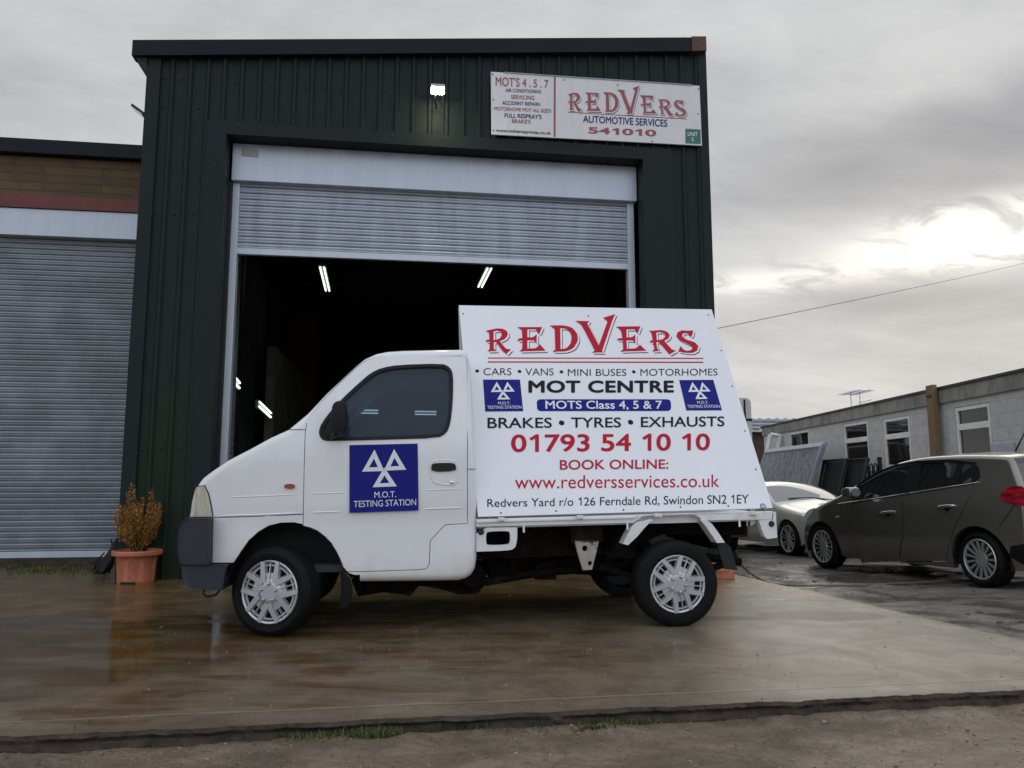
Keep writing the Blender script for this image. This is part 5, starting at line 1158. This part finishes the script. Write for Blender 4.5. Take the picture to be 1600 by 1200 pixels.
# dark shed beyond, box van and leaning white frame
pz_ = ground(1178, 658, 2.6); sf = Frame((pz_.x - 6, 33, -.5), (1, .05, 0))
shed = empty('brick_shed', sf, 'dark brick shed with a ribbed grey roof behind the block building', 'building')
zs_ = sf.px(1200, 659)[1]; zs2 = sf.px(1200, 674)[1]
MB().box((0, 0, 0), (18, 5, zs2)).build('wall', M['redbrickwall'], shed)
mb = MB(); n = 90; mb.grid([[(-.3 + 18.6 * k / n, -.3, zs2 + (.06 if k % 2 else 0)) for k in range(n + 1)], [(-.3 + 18.6 * k / n, 3, zs_ + .35 + (.06 if k % 2 else 0)) for k in range(n + 1)]]); mb.build('roof', M['roofdark'], shed)
mb = MB()
for k in range(4): mb.box((-.3, -.36, zs2 - .05 + k * .16), (18.3, -.30, zs2 + .03 + k * .16))
mb.build('gutter_boards', M['galv'], shed)
vf = Frame((0, 0, 0), (1, 0, 0)); vD = 14.0
vfr = Frame((5.9 - 2.0, vD, zyard(5, vD)), (1, .12, 0))
bv = empty('box_van', vfr, 'white box bodied van half hidden behind the advertising board', 'van')
xr, ztv = vfr.px(1173, 622); xr2 = xr
o_ = rrect(xr - 2.05, .55, xr, ztv, .10, 5); mb = MB(); rows = []
mb.prism(o_, 0, 4.2); mb.build('box_body', M['boxwhite'], bv, smooth=40)
MB().box((xr - 2.06, -.012, ztv - .42), (xr + .006, -.0, ztv - .38)).box((xr - .14, -.014, .55), (xr - .11, 0, ztv - .03)).build('rear_frame', M['trim'], bv)
MB().box((xr - 1.9, 0, .35), (xr - .15, 4.1, .54)).build('chassis', M['dark'], bv)
for wy in (.7, 3.4):
    for s_, wx in ((1, xr - .28), (-1, xr - 1.78)):
        w_ = MB().lathe([(.12, -.1), (.20, -.11), (.34, -.1), (.36, 0), (.34, .1), (.20, .11), (.12, .1)], 32, c=(0, 0, 0), closed=True).build('wheel', M['rubber'], bv, smooth=40); w_.location = (wx, wy, .36); w_.rotation_euler = (0, 0, math.pi / 2)
pa, pb = G(1183, 712, -.9), G(1199, 679, -.5)
fo = GF.w(pa[0], -.9, 0); lf = empty('window_frame', Vector(fo), 'white plastic window frame leaning at the far end of the block building', 'frame')
p1, p2 = GF.w(pa[0] - .5, -.9, 0) - fo, GF.w(pb[0], -.4, pb[1]) - fo; off = Vector((.35, 0, -.05))
mb = MB()
for k in (0, 1): mb.tube([p1 + off * k, p2 + off * k * .9], .085, 4)
mb.tube([p1, p1 + off], .07, 4).tube([p2, p2 + off * .9], .07, 4); mb.build('frame_bars', M['upvc'], lf)
# overhead cable
ca = WF.w(sR + .03, 1.0, 0); r_ = ray(1122, 513); t_ = (ca.y - 0) / r_.y; c0 = EYE + r_ * t_; c0 = Vector((c0.x, c0.y, c0.z)); r2 = ray(1600, 400); c1 = EYE + r2 * (22 / r2.y); c2 = c1 + (c1 - c0) * 1.5
pts = []
for k in range(41):
    f = k / 40; p = c0.lerp(c2, f); p.z -= 0.9 * math.sin(math.pi * f) * .25; pts.append(p)
base0 = WF.w(sR - .02, 1.0, c0.z); pts = [base0] + pts
tag(MB().tube(pts, .0042, 5).build('overhead_cable', M['cord']), 'thin black cable running from the workshop corner across the sky', 'cable')

# ------------------------------------------------------------------ grey hatchback
HA, HB_ = yardpt(1291, 889.3), yardpt(1538, 918.7)
hx = (HB_ - HA); HF = Frame(HA, hx); hsc = hx.length / 2.6
hatch = empty('hatchback_car', HF, 'dark grey brown hatchback parked on the muddy yard at the right edge', 'car')
fwh = HF.px(1286, 855, .04); rwh = HF.px(1532.5, 875.6, .04); HW = 1.74 * hsc

HW = 1.76
def Hc(l, y=0.): return [HF.px(u, v, y) for u, v in l]
zbh = HF.px(1430, 770)[1]; hx0 = HF.px(1254, 829)[0]; hx1 = HF.px(1604, 800)[0]
def yh(x, z):
    y = .01 + (.34 * (z - zbh) if z > zbh else 0) + .26 * min(.16, max(0, z - (zbh - .16))) + .09 * max(0, (.55 - z) / .4) ** 2
    d = min(.8, max(0, hx0 + .6 - x)); y += .16 * d * d; d = max(0, x - (hx1 - .55)); y += .30 * d * d
    return y
def HP(l):
    o = []
    for u, v in l:
        p = HF.px(u, v, 0.)
        for _ in range(4): p = HF.px(u, v, yh(*p))
        o.append(p)
    return o
hb_ = HP([(1262, 872), (1256, 850), (1254.5, 832), (1257, 812), (1262, 800), (1271, 792.5), (1286, 785.5), (1304, 777.5), (1322, 767.5), (1337, 757), (1358, 743.5), (1385, 729.5), (1412, 720), (1440, 714.8), (1479, 712), (1519, 711.3), (1550, 711.8), (1572, 713), (1580, 717), (1588, 738), (1595, 757), (1600, 768), (1605, 790), (1607, 815), (1609, 845), (1606, 868)])
hb_ = chaikin(hb_, 1, False); hpath = resample(hb_, .09, False)
xw0, xw1 = HP([(1322, 767.5)])[0][0], HP([(1412, 720)])[0][0]; xg0, xg1 = HP([(1576, 716)])[0][0], HP([(1594, 757)])[0]
fwh = HP([(1286.5, 855)])[0]; rwh = HP([(1532.5, 875.6)])[0]
zsl = HF.px(1420, 882)[1]
RA_ = .372
def arc(c): return [(c[0] + RA_ * 1.06 * math.cos(R(a)), c[1] + RA_ * math.sin(R(a))) for a in range(-14, 196, 12)]
hbot = [(hx1 - .05, zsl + .06)] + arc(rwh) + [(rwh[0] - RA_ - .06, zsl)] + [(fwh[0] + RA_ + .08, zsl + .01)] + arc(fwh) + [(hx0 + .06, zsl + .03)]
hd1 = resample((HP([(1334, 786), (1409, 773), (1411, 800), (1409, 840), (1405, 877), (1347, 879), (1338, 855), (1331, 815)])), .08)
hd2 = resample((HP([(1411.5, 772.8), (1500, 759.3), (1522, 756), (1516, 775), (1503, 800), (1490, 826), (1483, 850), (1478, 876.5), (1407.5, 876.8), (1411.3, 840), (1413.2, 800)])), .08)
dlo = resample(chaikin(HP([(1338, 762), (1352, 751), (1375, 737.5), (1400, 727.8), (1435, 722), (1487, 720.6), (1527, 725), (1531.5, 752), (1480, 760.5), (1428, 768.7), (1380, 776.3), (1334, 783), (1331, 773)]), 1), .08)
def hsm(i, n):
    x, z = hpath[i]; return 1 if (xw0 <= x < xw1 and z > zbh - .1) or (xg0 - .01 <= x and z > xg1[1] and x > hx1 - 1) else 0
mb = MB(); shell(mb, hpath, hbot, HW, yh, .07, [dlo], .10, hsm, .05, K=12, near_only_holes=[shrink(hd1, -.010), shrink(hd2, -.010)])
hbody = mb.build('body', [M['bronze'], M['carglass']], hatch, smooth=40, weld=True)
for d_, hq in ((hd1, (1376, 1399, 797, 804)), (hd2, (1466, 1493, 787, 795))):
    mb = MB(); panel(mb, d_, [], yh, .10, 0, .03); dd = mb.build('door', M['bronze'], hatch, smooth=40)
    a, b = HP([(hq[0], (hq[2] + hq[3]) / 2 + 1)])[0], HP([(hq[1], (hq[2] + hq[3]) / 2 - 1)])[0]
    pts = [Vector((a[0] + (b[0] - a[0]) * t, yh(*a) - .004 - .034 * math.sin(math.pi * t) ** .5, a[1] + (b[1] - a[1]) * t)) for t in lin(0, 1, 7)]
    MB().tube(pts, [.012, .017, .019, .019, .019, .018, .012], 8).build('handle', M['chrome'], dd, smooth=60)
    c = ((a[0] + b[0]) / 2, (a[1] + b[1]) / 2 - .015); MB().lathe([(.0005, 0), (.035, 0), (.045, .003)], 16, c=(c[0], yh(*c) - .004, c[1])).build('handle_cup', M['trim'], dd)
mb = MB(); panel(mb, shrink(dlo, -.018), [shrink(dlo, .012)], lambda x, z: yh(x, z) - .004, 0, 0, .03); mb.build('window_surround', M['trim'], hatch)
gf = HP([(1334, 783), (1338, 762), (1375, 737.5), (1400, 727.8), (1431, 722.5), (1414, 771)]); gr_ = HP([(1416, 770.7), (1434, 722), (1487, 720.6), (1527, 725), (1531.5, 752)])
for p_ in (gf, gr_):
    mb = MB(); panel(mb, p_, [], lambda x, z: yh(x, z) + .014, .2, 0, 0); mb.build('window', M['carglass'], hatch)
for p_ in ([(1422, 723), (1440, 721.5), (1432, 768.5), (1407, 772.5)], [(1497, 721), (1506, 722), (1494, 759), (1482, 761)], [(1517, 724), (1527, 725), (1531, 752.5), (1517, 755)]):
    mb = MB(); panel(mb, HP(p_), [], lambda x, z: yh(x, z) + .004, 0, 0, .006); mb.build('pillar_trim', M['trim'], hatch)
ch = resample(HP([(1310, 787), (1340, 782.8), (1380, 776.8), (1428, 769.5), (1480, 761.2), (1530, 753.4)]), .1, False)
MB().tube([(x, yh(x, z) - .006, z) for x, z in ch], .007, 6).build('belt_strip', M['chrome'], hatch, smooth=60)
ch = resample(HP([(1338, 760.5), (1352, 749.8), (1375, 736.3), (1400, 726.4), (1435, 720.6), (1487, 719.2), (1526, 723.6)]), .1, False)
MB().tube([(x, yh(x, z) - .004, z) for x, z in ch], .009, 6).build('roof_strip', M['trim'], hatch, smooth=60)
tl = resample(HP([(1563.5, 777.5), (1564.5, 774), (1569, 767), (1574, 763), (1582, 760), (1590, 759), (1598, 760), (1604, 764), (1607, 778), (1606, 790.5), (1598, 790.5), (1588, 788.5), (1577, 785), (1567, 781)]), .05)
mb = MB(); panel(mb, tl, [], lambda x, z: yh(x, z) - .014, .05, 0, .03); tlo = mb.build('tail_light', M['tail'], hatch, smooth=50)
mb = MB(); x_t = hx1 + .03; mb.box((x_t - .05, .16, tl[0][1] - .12), (x_t, .46, tl[0][1] + .10)); mb.build('tail_light', M['tail'], hatch, bevel=.03, smooth=50)
hlp = chaikin(HP([(1256.5, 809), (1261, 799), (1270, 794), (1274, 794), (1267, 806), (1260, 813)]), 1)
mb = MB(); panel(mb, hlp, [], lambda x, z: yh(x, z) - .008, 0, 0, .02); mb.build('headlight', M['lampedge'], hatch, smooth=50)
mk = chaikin(HP([(1305.5, 806), (1305.5, 809), (1311.5, 808.2), (1311.5, 805.4)]), 1); mb = MB(); panel(mb, mk, [], lambda x, z: yh(x, z) - .006, 0, 0, .01); mb.build('side_marker', M['lampedge'], hatch)
lb = HP([(1577, 869), (1581, 853), (1596, 851), (1609, 847), (1607, 870), (1600, 882)]); mb = MB(); panel(mb, lb, [], lambda x, z: yh(x, z) - .010, .08, 0, .02); mb.build('rear_bumper_trim', M['trim'], hatch)
sm_ = HP([(1524, 755), (1517, 776), (1510, 790)]); 
s2 = HP([(1588, 786), (1576, 803), (1562, 822)]); p_ = resample(s2, .05, False); a = offset(p_, .004, False); b = offset(p_, -.004, False); mb = MB(); mb.grid([[(x, yh(x, z) - .002, z) for x, z in a], [(x, yh(x, z) - .002, z) for x, z in b]]); mb.build('panel_seam', M['trim'], hatch)
mq = Hc([(1323, 766), (1327, 761.5), (1335, 762), (1337, 768), (1335.5, 777), (1328, 778), (1323.5, 774)], -.10)
mb = MB(); mb.prism(chaikin(mq, 1), -.19, -.02); mc = mb.build('door_mirror', M['bronze'], hatch, bevel=.02, smooth=60)
gx = max(p[0] for p in mq); gz = sum(p[1] for p in mq) / len(mq); MB().add([(gx + .004, -.10 + .07 * math.cos(t), gz + .055 * math.sin(t)) for t in [k * math.pi / 10 for k in range(20)]], [tuple(range(20))]).build('mirror_glass', M['chrome'], mc)
ap = HF.px(1584, 710, HW / 2); aq = HF.px(1603, 672, HW / 2); MB().tube([(ap[0], HW / 2, ap[1] - .03), (ap[0] + (aq[0] - ap[0]) * .2, HW / 2, ap[1] + (aq[1] - ap[1]) * .2), (aq[0], HW / 2, aq[1])], [.02, .010, .006], 6).build('aerial', M['trim'], hatch)
for yy in (.30, .98):
    bx_, bz_ = HF.px(1360, 790)[0], .42
    mb = MB(); mb.box((bx_ + .1, yy, .3), (bx_ + .6, yy + .46, .55)); mb.prism([(bx_ + .5, .5), (bx_ + .64, .5), (bx_ + .84, 1.0), (bx_ + .72, 1.02)], yy, yy + .46); mb.prism([(bx_ + .74, 1.03), (bx_ + .86, 1.03), (bx_ + .90, 1.22), (bx_ + .80, 1.22)], yy + .1, yy + .36); mb.build('seat', M['interior'], hatch, bevel=.03, smooth=60)
mb = MB(); mb.box((hx0 + .3, .12, .24), (hx1 - .3, HW - .12, .28)); mb.box((fwh[0] - .3, .3, .27), (fwh[0] + .45, HW - .3, .5)).box((rwh[0] - .45, .32, .25), (rwh[0] + .5, HW - .32, .5)); mb.build('underbody', M['black'], hatch)
for c, y in ((fwh, 0), (rwh, 0)):
    mb = MB(); aa = arc(c); mb.grid([[(x, .05, z) for x, z in aa], [(x, .34, z) for x, z in aa]]); mb.add([(x, .34, z) for x, z in aa], [tuple(range(len(aa)))]); mb.build('wheel_well', M['black'], hatch, fix=False)
    rr0 = c[1] + .012
    wheel(hatch, c[0], .125, rr0, rr0, .20, 'multi', mats=('rubber', 'alloy'), rimr=.74); wheel(hatch, c[0], HW - .125, rr0, rr0, .20, 'multi', near=-1, mats=('rubber', 'alloy'), rimr=.74)

# ------------------------------------------------------------------ cream coupe
CX = Vector((-.20, .98, -.02)).normalized(); cc = yardpt(1231, 869); CW = 1.72
CY = Vector((0, 0, 1)).cross(CX).normalized()
CF = Frame(cc - CY * (CW - .02) - CX * .86, CX)
coupe = empty('coupe_car', CF, 'cream coloured car with a pale windscreen parked behind the grey hatchback', 'car')
cpath = resample(chaikin([(.06, .20), (.0, .34), (.02, .52), (.14, .66), (.45, .78), (.85, .855), (1.28, .93), (1.75, 1.17), (2.10, 1.30), (2.45, 1.345), (2.85, 1.34), (3.25, 1.25), (3.75, 1.04), (4.15, .99), (4.42, .94), (4.50, .78), (4.52, .50), (4.46, .26)], 2, False), .09, False)
def yc(x, z):
    y = .02 + (.50 * (z - .88) if z > .88 else 0) + .05 * max(0, (.5 - z) / .35) ** 2
    d = max(0, .85 - x); y += .34 * d * d; d = max(0, x - 3.8); y += .25 * d * d
    return y
def carc(cx): return [(cx + .36 * math.cos(R(a)), .31 + .36 * math.sin(R(a))) for a in range(-20, 202, 12)]
cbot = [(4.3, .22)] + carc(3.58) + [(3.1, .2), (1.35, .2)] + carc(.86) + [(.3, .19)]
cdlo = resample([(1.62, .93), (2.05, 1.20), (2.45, 1.27), (2.9, 1.26), (3.2, 1.18), (3.45, 1.02), (3.3, .97)], .08)
mb = MB(); shell(mb, cpath, cbot, CW, yc, .08, [cdlo], .10, lambda i, n: 1 if 1.30 < cpath[i][0] < 2.05 or 3.2 < cpath[i][0] < 3.72 and cpath[i][1] > 1.0 else 0, .05, K=12)
cb = mb.build('body', [M['cream'], M['screenglass']], coupe, smooth=40, weld=True)
mb = MB(); panel(mb, shrink(cdlo, .01), [], lambda x, z: CW - yc(x, z) - .012, .2, 0, 0); mb.build('window', M['carglass'], coupe); mb = MB(); panel(mb, shrink(cdlo, .01), [], lambda x, z: yc(x, z) + .012, .2, 0, 0); mb.build('window', M['carglass'], coupe)
for yy in (1, -1):
    hq = chaikin([(.12, .58), (.20, .67), (.50, .765), (.55, .72), (.40, .62), (.20, .56)], 1)
    mb = MB(); panel(mb, hq, [], (lambda x, z: CW - yc(x, z) + .006) if yy > 0 else (lambda x, z: yc(x, z) - .006), .08, 0, -.02 * yy); mb.build('headlight', M['lampedge'], coupe, smooth=50)
def topz(x):
    for (a, b), (c, d) in zip(cpath, cpath[1:]):
        if a <= x <= c and c > a: return b + (d - b) * (x - a) / (c - a)
    return .9
for yy in (.26, CW - .26):
    xs = lin(.30, 1.22, 12); mb = MB(); mb.grid([[(x, yy - .004 + (.12 if yy < .8 else -.12) * (1.22 - x), topz(x) + .004 + .02) for x in xs], [(x, yy + .004 + (.12 if yy < .8 else -.12) * (1.22 - x), topz(x) + .004 + .02) for x in xs]]); mb.build('bonnet_seam', M['trim'], coupe)
MB().tube([(1.30, .3, topz(1.30) + .05), (1.42, .8, topz(1.42) + .055), (1.40, 1.3, topz(1.40) + .05)], .010, 6).build('wiper', M['trim'], coupe)
MB().box((-.03, .45, .36), (.03, CW - .45, .58)).build('grille', M['trim'], coupe, bevel=.01)
MB().box((1.75, .78, 1.14), (1.80, .96, 1.20)).build('interior_mirror', M['trim'], coupe, bevel=.01)
mb = MB(); mb.box((.25, .1, .19), (4.3, CW - .1, .24)).box((.5, .3, .2), (1.3, CW - .3, .62)).box((1.35, .15, .5), (1.7, CW - .15, .88)); mb.build('underbody', M['black'], coupe)
for cx in (.86, 3.58):
    aa = carc(cx); mb = MB(); mb.grid([[(x, CW - .05, z) for x, z in aa], [(x, CW - .34, z) for x, z in aa]]); mb.add([(x, CW - .34, z) for x, z in aa], [tuple(range(len(aa)))]); mb.build('wheel_well', M['black'], coupe, fix=False)
    wheel(coupe, cx, CW - .125, .315, .315, .21, 'split', near=-1, mats=('rubber', 'alloy'), rimr=.78); wheel(coupe, cx, .125, .315, .315, .21, 'split', mats=('rubber', 'alloy'), rimr=.78)
